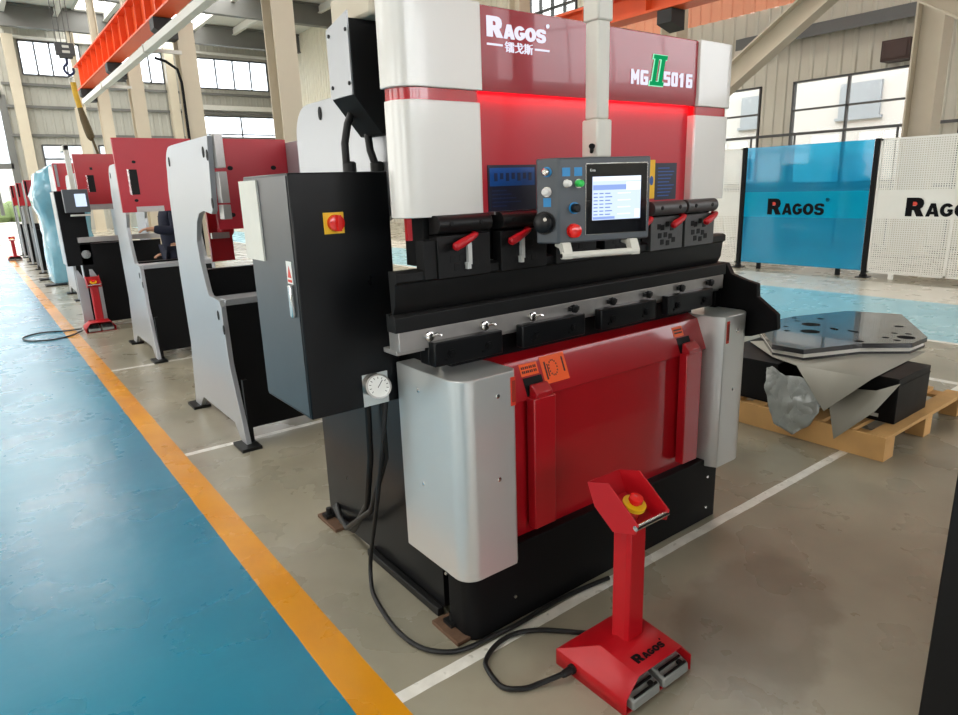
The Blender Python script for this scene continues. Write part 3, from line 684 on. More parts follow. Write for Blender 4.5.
for i, xc in enumerate((.235, .475, .715, .955, 1.212, 1.424)):
    k = MB(); w = .098
    k.prism([(.02, 1.25), (-.022, 1.25), (-.022, 1.375), (.02, 1.375)], 'X', xc - w, xc + w)
    k.prism([(.02, 1.380)] + arc(-.012, 1.408, .027, 255, 100, 8) + [(.02, 1.434)], 'X', xc - w, xc + w)
    k.mi(1)
    for dx, dz in ((-.03, 0), (.0, .012), (.028, -.004), (-.045, -.03), (-.01, -.028), (.02, -.035), (-.03, -.055), (.04, -.05), (.005, -.06), (-.05, .005)):
        k.box(xc + dx - .011, xc + dx + .011, -.0235, -.0215, 1.335 + dz - .010, 1.335 + dz + .010)
    for dx in (-.055, .055): k.lathe((xc + dx, -.038, 1.41), (0, -1, 0), [(0, .008), (.003, .008)], 8)
    o = k.build('punch_clamp', [GUNMETAL if i > 3 else STEEL_BLACK, BLACK_MATTE], PB, .002)
    px_ = (.262, .475, .715, 1.087, 1.289, 1.50)[i]
    j = MB(); j.tube([(px_ + .008, -.02, 1.376), (px_, -.045, 1.374), (px_ - .02, -.052, 1.368), (px_ - .055, -.054, 1.354), (px_ - .082, -.054, 1.344), (px_ - .088, -.054, 1.342)], [.007, .008, .0105, .0135, .0135, .008], 12)
    j.build('clamp_lever', RED_BRIGHT, o)['label'] = 'red clamp lever'
    if i in (0, 1):
        j = MB(); j.box(px_ - .022, px_ - .008, -.034, -.022, 1.285, 1.350); j.box(px_ - .028, px_ - .014, -.036, -.022, 1.272, 1.292); j.build('lever_shank', STEEL_LIGHT, o)['label'] = 'bright metal shank'
# header with lit sign
q = MB(); q.prism([(.008, 1.833), (.008, 2.023), (.02, 2.028), (.10, 2.028), (.10, 1.797), (.0145, 1.797), (.0145, 1.788), (.0115, 1.788), (.0105, 1.80)], 'X', .30, 1.42)
HD = q.build('header_panel', RED_HEAD, PB, .0015)
k = MB()
ux, uy = (1, 0, 0), (0, 0, 1)
ragos(k, (.366, .0075, 1.941), ux, uy, .056, .245, None, .004)
for (a, b_) in ((.366, .424), (.556, .616)): k.box(a, b_, .0035, .0078, 1.918, 1.923)
text_into(k, '镭戈斯', (.434, .0075, 1.903), ux, uy, .030, .112, .004, .003)
k.build('lit_logo', WHITE_LED, HD)['label'] = 'white backlit lettering'
k = MB(); word(k, 'Mg', (1.013, .0075, 1.848), ux, uy, .090, .049, .004, .30); k.build('lit_model_letters', WHITE_LED, HD)['label'] = 'white backlit lettering'
k = MB(); word(k, '5016', (1.196, .0075, 1.852), ux, uy, .170, .049, .004, .30); k.build('lit_model_number', WHITE_LED, HD)['label'] = 'white backlit lettering'
def numeral(mb, g, d0, d1):
    sl = .022
    def P(x, z): return (1.112 + x + sl * z / .104, 1.849 + z)
    for pts in ([(-g, -g), (.076 + g, -g), (.076 + g, .013 + g), (-g, .013 + g)], [(-g, .091 - g), (.076 + g, .091 - g), (.076 + g, .104 + g), (-g, .104 + g)], [(.010 - g, .01), (.029 + g, .01), (.029 + g, .095), (.010 - g, .095)], [(.047 - g, .01), (.066 + g, .01), (.066 + g, .095), (.047 - g, .095)]):
        mb.prism([P(*p) for p in pts], 'Y', d0, d1)
k = MB(); numeral(k, .0025, .0045, .0078); k.build('lit_numeral_edge', GREEN_EDGE, HD)['label'] = 'pale green lit outline of the numeral'
k = MB(); numeral(k, 0, .002, .0046); k.build('lit_numeral', GREEN_LED, HD)['label'] = 'green Roman numeral two'
k = MB(); k.box(.35, 1.385, .018, .030, 1.7945, 1.7965); k.build('led_strip', RED_LED, HD)['label'] = 'glowing red light strip'
# pillars: rounded covers with red band between upper block and lower cover
def pillar(x0, x1, left):
    Rp = .07
    def outline(g=0.0, ch=.006):
        yf = g; yb = .06
        if left:
            return [(x1 - g, yb), (x1 - g, yf + ch), (x1 - g - ch, yf)] + [(a, b) for a, b in arc(x0 + Rp + g, yf + Rp, Rp, 270, 180, 9)] + [(x0 + g, yb + .03)]
        return [(x0 + g, yb), (x0 + g, yf + ch), (x0 + g + ch, yf)] + arc(x1 - Rp - g, yf + Rp, Rp, 270, 360, 9) + [(x1 - g, yb + .03)]
    q = MB(); q.prism(outline(), 'Z', 1.43, 1.755); o = q.build('pillar_cover', PEARL, PB, .003)
    k = MB(); k.prism(outline(.006), 'Z', 1.755, 1.788); k.build('red_band', RED_BAND, o)['label'] = 'red band around the pillar'
    y0 = -.004
    k = MB()
    if left: k.prism([(x1 + .003, .06), (x1 + .003, y0)] + arc(x0 + Rp - .004, y0 + Rp, Rp, 270, 180, 9) + [(x0 - .004, .10)], 'Z', 1.788, 2.027)
    else: k.prism([(x0 + .012, .06), (x0 + .012, y0)] + arc(x1 - Rp + .004, y0 + Rp, Rp, 270, 360, 9) + [(x1 + .004, .10)], 'Z', 1.788, 2.027)
    k.build('upper_cover', PEARL, o, .003)
    k = MB(); xa, xb = (x0 + .07, x1 - .02) if left else (x0 + .02, x1 - .07)
    k.box(xa, xb, .08, .14, 1.44, 2.02); k.build('pillar_core', BLACK_MATTE, o)
pillar(.052, .333, True); pillar(1.388, 1.655, False)
# cylinder cover behind the left pillar
q = MB(); q.prism([(.055, 2.01), (.055, 1.795), (.145, 1.684), (.32, 1.684), (.32, 2.01)], 'Y', .27, .42); CY = q.build('cylinder_cover', BLACK_MATTE, PB, .002)
k = MB(); k.prism([(.272, 2.03), (.272, 1.797), (.42, 1.797), (.42, 2.00)], 'X', .050, .055); k.build('cover_side', WHITE_PLATE, CY)['label'] = 'white side plate of the black cover'
k = MB()
for y, z in ((.285, 1.98), (.40, 1.98), (.285, 1.83), (.40, 1.83)): k.lathe((.050, y, z), (-1, 0, 0), [(0, .006), (.003, .006)], 8)
k.build('screw', BLACK_MATTE, CY)
k = MB(); k.box(.09, .32, .20, .46, 2.01, 2.10); k.box(.12, .30, .24, .40, 2.10, 2.3); k.build('cylinder_head', CREAM, CY, .01)
for pts in ([(.10, .38, 1.76), (.075, .37, 1.72), (.055, .36, 1.66), (.055, .36, 1.60), (.065, .36, 1.57)], [(.15, .38, 1.70), (.15, .37, 1.64), (.158, .36, 1.60), (.165, .36, 1.57)]):
    k = MB(); k.tube(pts, .0125, 12); k.lathe(pts[-1], (0, 0, 1), [(0, .022), (.03, .022), (.035, .015)], 12); k.build('conduit', RUBBER, PB)
# electrical cabinet on the left side
q = MB(); q.box(-.19, .140, .25, .64, .812, 1.57); CB = q.build('electrical_cabinet', BLACK_SATIN, PB, .004)
k = MB(); k.box(-.092, -.026, .246, .25, 1.388, 1.452); k.mi(1); k.lathe((-.056, .246, 1.42), (0, -1, 0), [(0, .026), (.016, .025), (.018, .020)], 24); k.box(-.062, -.050, .212, .232, 1.396, 1.444)
k.build('main_switch', [YELLOW, RED_BTN], CB)['label'] = 'red rotary switch on a yellow plate'
k = MB(); k.box(-.1925, -.19, .262, .632, .822, 1.562); k.build('cabinet_door', DOOR_DARK, CB)['label'] = 'glossy dark grey door'
k = MB(); k.box(-.199, -.1925, .50, .665, 1.30, 1.556); k.build('document_board', PAPER, CB)['label'] = 'off-white document board'
k = MB(); k.box(-.194, -.1925, .283, .325, 1.243, 1.312); k.mi(1); k.prism([(.29, 1.262), (.318, 1.262), (.304, 1.298)], 'X', -.1947, -.1939); k.box(-.1947, -.1939, .288, .32, 1.248, 1.256)
k.build('hazard_sticker', [WHITE_PL, RED_STK], CB)['label'] = 'white and red hazard sticker'
k = MB(); k.box(-.206, -.1925, .284, .304, 1.14, 1.24); k.build('door_handle', CHROME, CB, .003)
k = MB(); k.box(-.01, .085, .243, .25, .815, .925); k.mi(1)
gn = Vector((-.30, -.80, .42)).normalized(); gc = Vector((.045, .245, .868)); gu = Vector((.94, -.35, 0)).normalized(); gw = gu.cross(gn) * -1
k.lathe(gc, gn, [(0, .030), (.03, .040), (.045, .042), (.047, .038)], 28); k.mi(2); k.lathe(gc + gn * .045, gn, [(0, .036), (.0035, .036)], 28); k.mi(3)
def dial(a, r0, r1, w_): 
    d = gu * math.sin(a) + gw * math.cos(a); t_ = gn.cross(d); o_ = gc + gn * .0487
    k.add([o_ + d * r0 - t_ * w_, o_ + d * r1 - t_ * w_, o_ + d * r1 + t_ * w_, o_ + d * r0 + t_ * w_], [(0, 1, 2, 3)])
dial(R(35), -.006, .024, .0012)
for i in range(11): dial(R(-130 + i * 26), .025, .032, .001)
k.build('pressure_gauge', [CHROME, STEEL, WHITE_PL, SOOT], CB)['label'] = 'round chrome pressure gauge on a bright plate'
# hoses from cabinet to foot
k = MB()
k.tube([(.03, .30, .815), (.04, .33, .60), (.07, .45, .35), (.12, .70, .12), (.17, .93, .05), (.19, 1.04, .07)], .013, 10); k.build('hose', RUBBER, PB)
k = MB(); k.tube([(.07, .27, .815), (.075, .28, .6), (.06, .40, .35), (.09, .70, .14), (.15, .90, .09), (.185, 1.0, .10)], .011, 10); k.build('hose', RUBBER, PB)
k = MB(); pts = [(.085, .26, .83), (.06, .27, .65), (.05, .33, .40), (.075, .46, .14), (.065, .46, .03), (.027, .36, .012), (-.004, .157, .012), (.011, .016, .012), (.068, -.063, .012), (.136, -.092, .012), (.244, -.098, .012), (.334, -.105, .012), (.487, -.098, .012), (.631, -.10, .012), (.80, -.12, .012)]
def smooth(pts, n=5):
    P = [Vector(p) for p in pts]; out = []
    for i in range(len(P) - 1):
        p0 = P[max(i - 1, 0)]; p1 = P[i]; p2 = P[i + 1]; p3 = P[min(i + 2, len(P) - 1)]
        for t in [j / n for j in range(n)]:
            out.append(0.5 * ((2 * p1) + (p2 - p0) * t + (2 * p0 - 5 * p1 + 4 * p2 - p3) * t * t + (3 * p1 - p0 - 3 * p2 + p3) * t ** 3))
    out.append(P[-1]); return out
k.tube(smooth(pts), .0085, 10); k.build('floor_cable', RUBBER, PB)
# support arm at right
q = MB(); q.prism([(.10, 1.15), (.024, 1.146), (-.004, 1.10), (-.073, 1.079), (-.13, 1.067), (-.134, 1.011), (-.23, .945), (-.236, .881), (-.12, .835), (.10, .80)], 'X', 1.70, 1.73); q.box(1.66, 1.70, .04, .10, .80, 1.10)
q.build('side_arm', BLACK, PB, .003)
# arm and control panel
q = MB(); ax, ay = .655, -.165
q.box(ax - .032, ax + .032, ay - .032, ay + .032, 1.975, 2.45); q.box(ax - .0265, ax + .0265, ay - .0265, ay + .0265, 1.70, 1.98); q.box(ax - .033, ax + .033, ay - .033, ay + .033, 1.588, 1.70)
ARM = q.build('control_arm', OFFWHITE, PB, .006)
k = MB(); k.box(ax - .032, ax + .032, ay + .032, .40, 2.37, 2.45); k.build('cross_arm', OFFWHITE, ARM, .006)
k = MB(); k.lathe((ax - .033, ay - .01, 1.605), (-.6, -.6, .5), [(0, .006), (.02, .006), (.03, .010)], 10); k.build('locking_screw', BLACK, ARM)
A = R(18)
XF = Matrix.Translation((.64, -.23, 1.46)) @ Matrix(((math.cos(A), math.sin(A), 0, 0), (-math.sin(A), math.cos(A), 0, 0), (0, 0, 1, 0), (0, 0, 0, 1)))
# local: x right along the face, y into the box, z up
def L(): mb = MB(); mb.xf = XF; return mb
q = L(); q.prism([(-.17, 0), (.15, 0), (.15, .075), (-.19, .085), (-.222, .05)], 'Z', -.125, .128)
CP = q.build('control_panel', PANEL_GREY, PB, .006)
k = L(); k.box(-.079, .136, -.004, 0, -.102, .108); k.build('screen_bezel', BEZEL, CP, .002)
k = L(); k.box(-.0805, .1375, -.0025, 0, -.1035, -.100).box(-.0805, .1375, -.0025, 0, .1065, .110).box(-.0805, -.078, -.0025, 0, -.1035, .11).box(.135, .1375, -.0025, 0, -.1035, .11)
k.mi(1); text_into(k, 'Esa', (-.066, -.004, .086), (1, 0, 0), (0, 0, 1), .007, .018, .0006, .0)
k.build('screen_frame', [CHROME, WHITE_PL], CP)
k = L(); y0 = -.0046
k.box(-.058, .112, y0, -.004, -.060, .070)
def S_(x0, x1, z0, z1, i): k.mi(i); k.box(x0, x1, y0 - .0003 * (1 + i), y0, z0, z1)
S_(-.056, .110, .057, .069, 3); S_(-.056, .060, .030, .045, 1)
for r_ in range(7):
    z = .018 - r_ * .0105
    S_(-.054, -.040, z, z + .003, 2); S_(-.034, -.020, z, z + .003, 2); S_(-.014, .004 + .006 * (r_ % 2), z, z + .003, 2)
    if r_ % 2 == 0: S_(.030, .075, z, z + .0025, 3)
S_(.060, .110, .028, .052, 3); S_(.092, .108, -.056, -.030, 3); S_(-.050, -.040, .060, .065, 2); S_(-.036, -.030, .060, .065, 2); S_(.085, .104, .060, .064, 2)
S_(-.056, .02, -.058, -.050, 1)
k.build('screen', [SCREEN_W, SCREEN_B, SCREEN_T, SCREEN_H], CP)['label'] = 'lit pale blue touch screen'
def knob(name, c, n_, r, mats, lab=None):
    kk = L(); kk.mi(0); kk.lathe(c, n_, [(0, r * 1.25), (.004, r * 1.25)], 24); kk.mi(1); kk.lathe(Vector(c) + Vector(n_) * .004, n_, [(0, r), (.018, r * .92), (.022, r * .6)], 24)
    o = kk.build(name, mats, CP)
    if lab: o['label'] = lab
F = (0, -1, 0); sd = Vector((-.07, -.085, 0)).normalized()
LF = lambda t, z: Vector((-.17 - .052 * t, .05 * t, z))   # left facet
nl = Vector((-.05, -.052, 0)).normalized()
for z, mm in ((.088, [SKY_BLUE, CHROME]), (.030, [CHROME, WHITE_PL])): knob('selector_knob', LF(.5, z), nl, .012, mm, 'chrome selector knob')
kk = L(); c = LF(.62, -.062); kk.lathe(c, nl, [(0, .035), (.004, .035)], 28); kk.lathe(c + nl * .004, nl, [(0, .030), (.020, .029), (.024, .022)], 28); kk.mi(1); kk.lathe(c + nl * .024 + Vector((.010, -.008, .012)), nl, [(0, .006), (.012, .006)], 12)
kk.build('hand_wheel', [BLACK_SATIN, CHROME], CP)['label'] = 'black hand wheel'
for x in (-.145, -.105):
    kk = L(); kk.box(x - .013, x + .013, -.0012, 0, .074, .099); kk.build('button_label', SKY_BLUE, CP)['label'] = 'light blue square label'
kk = L(); c = LF(.5, 0); kk.xf = XF @ Matrix.Translation(LF(.5, 0)) @ Matrix.Rotation(-math.atan2(.05, .052), 4, 'Z'); kk.box(-.012, .012, -.0012, 0, -.014, .012); kk.build('button_label', SKY_BLUE, CP)['label'] = 'light blue square label'
knob('push_button', (-.145, 0, .053), F, .010, [CHROME, WHITE_PL], 'white push button'); knob('push_button', (-.105, 0, .052), F, .011, [CHROME, GREEN_BTN], 'green push button')
knob('selector_knob', (-.118, 0, -.020), F, .014, [SKY_BLUE, BLACK_SATIN], 'black selector knob on a blue ring')
kk = L(); kk.lathe((-.121, 0, -.088), F, [(0, .022), (.005, .022), (.005, .015), (.012, .015), (.012, .021), (.019, .020), (.023, .013)], 28); kk.build('emergency_button', RED_BTN, CP)['label'] = 'red mushroom emergency button'
kk = L()
kk.tube([(-.170, -.020, -.160), (.098, -.020, -.160)], .0105, 14)
for x in (-.150, .085): kk.prism([(.04, -.122), (-.012, -.122), (-.030, -.155), (-.028, -.170), (-.012, -.170), (.01, -.140), (.04, -.135)], 'X', x - .014, x + .014)
kk.build('handle_bar', OFFWHITE, CP)['label'] = 'off-white handle bar'
kk = L(); kk.cyl((-.172, -.020, -.160), (-.1705, -.020, -.160), .007, 12); kk.build('handle_cap', BLACK, CP)

# ================================================================== FOOT PEDAL STAND in front
def pedal_stand(label, loc, detailed=True, cable=None):
    T = thing('foot_pedal_stand', label, 'foot pedal', loc)
    ox, oy = loc[0], loc[1]
    # base shell, open front; x 0..0.36, y 0(front)..0.31(back)
    q = MB(); xs0, xs1 = ox - .150, ox + .156; yf, yb = oy - .145, oy + .145
    def pt(x, y, z): return (xs0 + x * .306, yf + y * .29, z)
    vs = [pt(0, 0, 0), pt(1, 0, 0), pt(1, 1, 0), pt(0, 1, 0), pt(0, 0, .055), pt(1, 0, .055), pt(1, 1, .055), pt(0, 1, .055),
          pt(.17, .0, .112), pt(.83, .0, .112), pt(.83, .52, .125), pt(.17, .52, .125)]
    fs = [(0, 3, 7, 4), (1, 5, 6, 2), (3, 2, 6, 7), (4, 7, 11, 8), (5, 9, 10, 6), (7, 6, 10, 11), (8, 11, 10, 9)]
    q.add(vs, fs); base = q.build('base_shell', RED_BRIGHT, T, solid=.004)
    q = MB(); q.box(xs0 + .003, xs1 - .003, yf + .004, yb - .003, .0, .006); q.build('base_plate', RED_BRIGHT, T)
    for x in (.27, .73):
        k = MB(); c = pt(x, .12, 0)
        k.prism([(c[1] - .045, .012), (c[1] - .042, .045), (c[1] + .075, .080), (c[1] + .085, .012)], 'X', c[0] - .062, c[0] + .062)
        o = k.build('pedal', PEDAL_GREY, T, .006); j = MB()
        for i in range(5): j.prism([(c[1] - .040 + i * .022, .0465 + i * .0066), (c[1] - .034 + i * .022, .0485 + i * .0066), (c[1] - .034 + i * .022, .0525 + i * .0066), (c[1] - .040 + i * .022, .0505 + i * .0066)], 'X', c[0] - .052, c[0] + .052)
        j.lathe((c[0] + .03, c[1] - .03, .05), (0, -.3, 1), [(0, .010), (.008, .008)], 10)
        j.build('tread', STEEL_BLACK, o)
    px, py = ox + .02, oy + .005
    q = MB(); q.prism([(px - .042, py + .022), (px - .042, py - .028), (px - .032, py - .040), (px + .032, py - .040), (px + .042, py - .028), (px + .042, py + .022)], 'Z', .10, .52)
    q.build('post', RED_BRIGHT, T, .003)
    # tray head: two cheek plates, sloping floor and back
    q = MB()
    for s in (-1, 1):
        q.prism([(py + .075, .555), (py + .105, .625), (py + .02, .650), (py - .095, .560), (py - .085, .525), (py + .0, .500)], 'X', px + s * .070 - .002, px + s * .070 + .002)
    q.prism([(py + .075, .555), (py - .04, .515), (py - .04, .520), (py + .073, .560)], 'X', px - .070, px + .070)
    q.prism([(py + .075, .555), (py + .105, .625), (py + .101, .627), (py + .071, .557)], 'X', px - .070, px + .070)
    q.build('tray', RED_BRIGHT, T, .001)
    k = MB(); k.cyl((px - .073, py - .085, .547), (px + .073, py - .085, .547), .0085, 14); k.build('handle', CHROME, T)
    k = MB(); c = Vector((px, py - .005, .535)); nn = Vector((0, -.33, .94)).normalized()
    k.lathe(c, nn, [(-.02, .026), (.035, .026)], 20); k.mi(1); k.lathe(c + nn * .035, nn, [(0, .036), (.012, .036)], 28); k.mi(0); k.lathe(c + nn * .047, nn, [(0, .015), (.010, .015), (.010, .022), (.022, .021), (.025, .014)], 24)
    k.build('emergency_button', [RED_BTN, YELLOW], T)['label'] = 'red mushroom button on a yellow ring'
    if detailed:
        k = MB(); ragos(k, pt(.28, .10, .119), (1, 0, 0), (0, 1, .08), .032, .135, None, .001); k.build('logo', SOOT, T)['label'] = 'black lettering'
    if cable:
        k = MB(); k.tube(smooth(cable), .0085, 10)
        if detailed: k.lathe((xs0, oy + .07, .03), (-1, 0, 0), [(0, .016), (.012, .016), (.012, .013), (.04, .012), (.05, .009)], 16)
        k.build('cable', RUBBER, T)
    return T
pedal_stand('red foot pedal stand with emergency button in front of the large press brake', (.472, -.470, 0), True,
            [(.31, -.397, .03), (.27, -.394, .028), (.205, -.365, .012), (.156, -.350, .012), (.11, -.302, .012), (.122, -.215, .012), (.147, -.175, .012), (.219, -.140, .012), (.302, -.137, .012), (.376, -.174, .012), (.439, -.234, .012), (.47, -.268, .012), (.50, -.300, .012), (.52, -.345, .02)])
pedal_stand('small distant red foot pedal stand with its cable looped on the aisle floor', (.07, 7.25, 0), False,
            [(-.10, 7.38, .02), (-.25, 7.45, .01), (-.5, 7.55, .01), (-.68, 7.40, .01), (-.66, 7.12, .01), (-.45, 6.98, .01), (-.25, 7.08, .01), (-.11, 7.25, .02)])
pedal_stand('farthest tiny red foot pedal stand at the end of the aisle', (-.14, 20.0, 0), False)

# ================================================================== OTHER MACHINES IN THE ROW
def cframe_profile(y, z0=.02, head=.0):
    """side view (Y,Z) of a C frame; y = front of the head"""
    p = [(y + 1.15, z0), (y + 1.02, z0), (y + .90, .115), (y + .20, .115), (y + .10, z0), (y + .0, z0), (y + .04, .16), (y + .15, .50), (y + .165, .86), (y + .19, .895), (y + .26, .90)]
    p += [(y + .36 + .07 * math.cos(R(a)), .97 + .07 * math.sin(R(a))) for a in (-70, -40, -10)]
    p += [(y + .49, 1.12), (y + .50, 1.24), (y + .43, 1.36), (y + max(.36, head + .06), 1.41), (y + max(.26, head + .04), 1.425), (y + .10 + head * .8, 1.41), (y + .07 + head * .8, 1.43), (y + .0 + head, 1.832), (y + .80, 1.832)]
    p += arc(y + .85, 1.68, .15, 80, 0, 6) + [(y + 1.04, 1.55), (y + 1.06, 1.0), (y + 1.04, .5)]
    return p
def bare_machine(label, x, y, ram_x0, ram_x1, ram_y, ram_z0, ram_z1, right_x, group=None, ramslot=True, guides=True, head=0.0, rear=1.05):
    T = thing('bare_press_brake', label, 'machine', (x, y + .5, 0), group)
    for X in (x, right_x):
        q = MB(); q.prism(cframe_profile(y, head=head), 'X', X, X + .03); o = q.build('side_plate', WHITE_PLATE, T, .002)
        for yy, zz in ((y + .90, 1.735), (y + .10 + head, 1.75), (y + .03 + head, 1.73), (y + .05 + head, 1.47), (y + .24, .80), (y + .16, .72)):
            s = MB(); s.prism([(yy + .018 * math.cos(t), zz + .03 * math.sin(t)) for t in [i * math.pi / 6 for i in range(12)]], 'X', X - .003, X)
            s.build('slot', BLACK_MATTE, o)
        for yy in (y + .02, y + 1.10):
            k = MB(); k.box(X - .05, X + .07, yy - .09, yy + .09, 0, .02); k.build('mounting_foot', STEEL_BLACK, T)
        k = MB(); k.box(X + .031, X + .06, y + .03, y + .06, .02, .42); k.build('bracket', BLACK, T)
    if guides:
        for a, b_ in ((1.66, 1.84), (1.47, 1.64), (1.38, 1.46)):
            k = MB(); k.box(x + .031, x + .075, y - .03, y + .05, a, b_); k.build('guide_block', STEEL, T, .002)
    q = MB(); q.box(ram_x0, ram_x1, ram_y, ram_y + .04, ram_z0, ram_z1); rm = q.build('ram_plate', RED_SATIN, T, .003)
    w = ram_x1 - ram_x0; h = ram_z1 - ram_z0
    for fx, fz in ((.23, .68), (.19, .16), (.80, .68), (.93, .45)):
        cx, cz = ram_x0 + w * fx, ram_z0 + h * fz
        s = MB(); s.prism([(cx + .018 * math.cos(t), cz + .014 * math.sin(t)) for t in [i * math.pi / 6 for i in range(12)]], 'Y', ram_y - .002, ram_y)
        s.build('bolt_hole', BLACK_MATTE, rm)
    if ramslot:
        k = MB(); cx = ram_x0 + w * .20; z0, z1 = ram_z0 + h * .24, ram_z0 + h * .58
        k.box(cx - .035, cx + .035, ram_y - .003, ram_y, z0, z1); k.mi(1); k.box(cx - .05, cx - .0355, ram_y - .004, ram_y, z0, z1); k.build('ram_slot', [BLACK_MATTE, CHROME], rm)
        k = MB(); k.box(ram_x0 + .12, ram_x0 + .36, ram_y - .01, ram_y + .03, ram_z0 - .0, ram_z0 + .05); k.build('nameplate', STEEL, rm)
    q = MB(); q.box(x + .03, right_x, y + .17, y + .24, .06, .86); q.build('bed_plate', BLACK, T, .003)
    q = MB(); q.box(x + .03, right_x, y + .17, y + .36, .862, .90); q.build('table_top', WHITE_PLATE, T, .003)
    q = MB(); q.box(x + .03, right_x, y + .56, y + .62, .86, rear); q.build('rear_plate', BLACK, T)
    return T
M2 = bare_machine('bare press brake with white C-shaped side plate, directly behind the black cabinet', .17, 2.25, .31, .80, 2.72, 1.30, 1.852, .80, ramslot=False)
k = MB(); k.box(.40, .56, 3.30, 3.33, 1.05, 1.40); k.build('rear_cover', RED, M2)
k = MB(); k.lathe((.50, 3.29, 1.27), (0, -1, 0), [(0, .045), (.10, .045), (.11, .03)], 20); k.build('motor', RED_BRIGHT, M2)['label'] = 'bright red round motor'
k = MB(); k.box(.38, .50, 3.16, 3.2, 1.22, 1.26); k.build('bracket', STEEL, M2)
M3 = bare_machine('bare press brake whose wide red ram has an upright slot and covers its white plate', .25, 5.02, .215, .90, 5.36, 1.383, 2.052, .90, guides=False, head=.42, rear=.90)
# fourth machine: complete machine with its own control panel
T = thing('press_brake', 'press brake with small lit control panel, beside the small distant pedal stand', 'machine', (.4, 8.3, 0)); dy = 7.7
q = MB(); q.prism([(y + dy - 2.0, z) for y, z in cframe_profile(2.35, head=.0)], 'X', .19, .22); q.build('side_plate', WHITE_PLATE, T)
q = MB(); q.prism([(y + dy - 2.25, z) for y, z in cframe_profile(2.35)], 'X', .95, .98); q.build('side_plate', WHITE_PLATE, T)
q = MB(); q.box(.17, .66, 7.78, 7.83, 1.455, 2.045); o = q.build('ram_plate', RED, T, .003)
k = MB(); k.box(.29, .36, 7.776, 7.78, 1.60, 1.80); k.mi(1); k.box(.275, .289, 7.775, 7.78, 1.60, 1.80); k.mi(0); k.box(.33, .36, 7.776, 7.78, 1.86, 1.89); k.build('ram_slot', [BLACK_MATTE, CHROME], o)
k = MB(); k.box(.17, .66, 7.77, 7.82, 1.39, 1.455); k.build('ram_edge', STEEL, T)
q = MB(); q.box(-.105, .17, 7.55, 7.95, .75, 1.62); o = q.build('electrical_cabinet', BLACK, T, .004)
k = MB(); k.box(-.111, -.105, 7.56, 7.94, .76, 1.61); k.build('lit_cabinet_side', WHITE_PLATE, o)['label'] = 'pale lit side of the cabinet'  # pale plate stands for light falling on the cabinet's left face
k = MB(); k.lathe((.10, 7.55, .88), (0, -1, 0), [(0, .05), (.05, .05)], 20); k.build('pressure_gauge', CHROME, o)
q = MB(); q.box(-.06, .19, 7.18, 7.27, 1.375, 1.63); o = q.build('control_panel', PANEL_GREY, T, .005)
k = MB(); k.box(.05, .16, 7.176, 7.18, 1.44, 1.58); k.build('screen', SCREEN_W, o)
k = MB(); k.box(-.02, .17, 7.14, 7.18, 1.335, 1.355); k.build('handle_bar', OFFWHITE, o)
k = MB(); k.box(.05, .10, 7.27, 7.40, 1.50, 1.56); k.box(.05, .10, 7.36, 7.42, 1.50, 2.12); k.box(.05, .10, 7.36, 7.78, 2.06, 2.12); k.build('control_arm', OFFWHITE, T, .005)
q = MB(); q.box(.05, .95, 7.55, 7.62, .04, 1.0); q.build('front_panel', BLACK, T, .004)
q = MB(); q.box(.04, .96, 7.50, 7.57, 1.02, 1.08); q.build('die_rail', STEEL, T)
for x in (-.05, .10):
    k = MB(); k.prism([(x, .02), (x + .10, .02), (x + .10, .55), (x + .03, .70), (x, .70)], 'Y', 7.46, 7.52); k.build('corner_panel', WHITE_PLATE, T)
    k = MB(); k.box(x - .02, x + .10, 7.40, 7.56, 0, .02); k.build('mounting_foot', STEEL_BLACK, T)
# further machines toward the gate
def far_machine(label, x, y, mtr=RED, plate=BLACK, zt=1.95):
    T = thing('press_brake', label, 'machine', (x + .4, y + .5, 0))
    for X in (x, x + .8):
        q = MB(); q.prism([(a, b * zt / 1.85) for a, b in cframe_profile(y)], 'X', X, X + .03); q.build('side_plate', plate, T)
    k = MB(); k.box(x - .004, x + .034, y + .0, y + .10, .02, 1.40); k.build('front_edge', WHITE_PLATE, T)
    k = MB(); k.box(x - .02, x + .82, y + .05, y + .16, 1.42, zt); k.build('ram_plate', mtr, T, .004)
    k = MB(); k.box(x + .03, x + .8, y + .15, y + .22, .05, .92); k.build('bed_plate', BLACK, T)
    for yy in (y + .02, y + 1.05):
        k = MB(); k.box(x - .06, x + .08, yy - .09, yy + .09, 0, .02); k.build('mounting_foot', STEEL_BLACK, T)
    return T
far_machine('red and black press brake just in front of the blue-wrapped machine', .20, 10.15, RED, WHITE_PLATE, 2.05)
far_machine('distant red and black press brake, first beyond the blue-wrapped machine', .12, 15.4)
far_machine('distant red and black press brake, second beyond the blue-wrapped machine', .12, 17.95)
far_machine('farthest red and black press brake in the row, nearest the open gate', .12, 20.6)
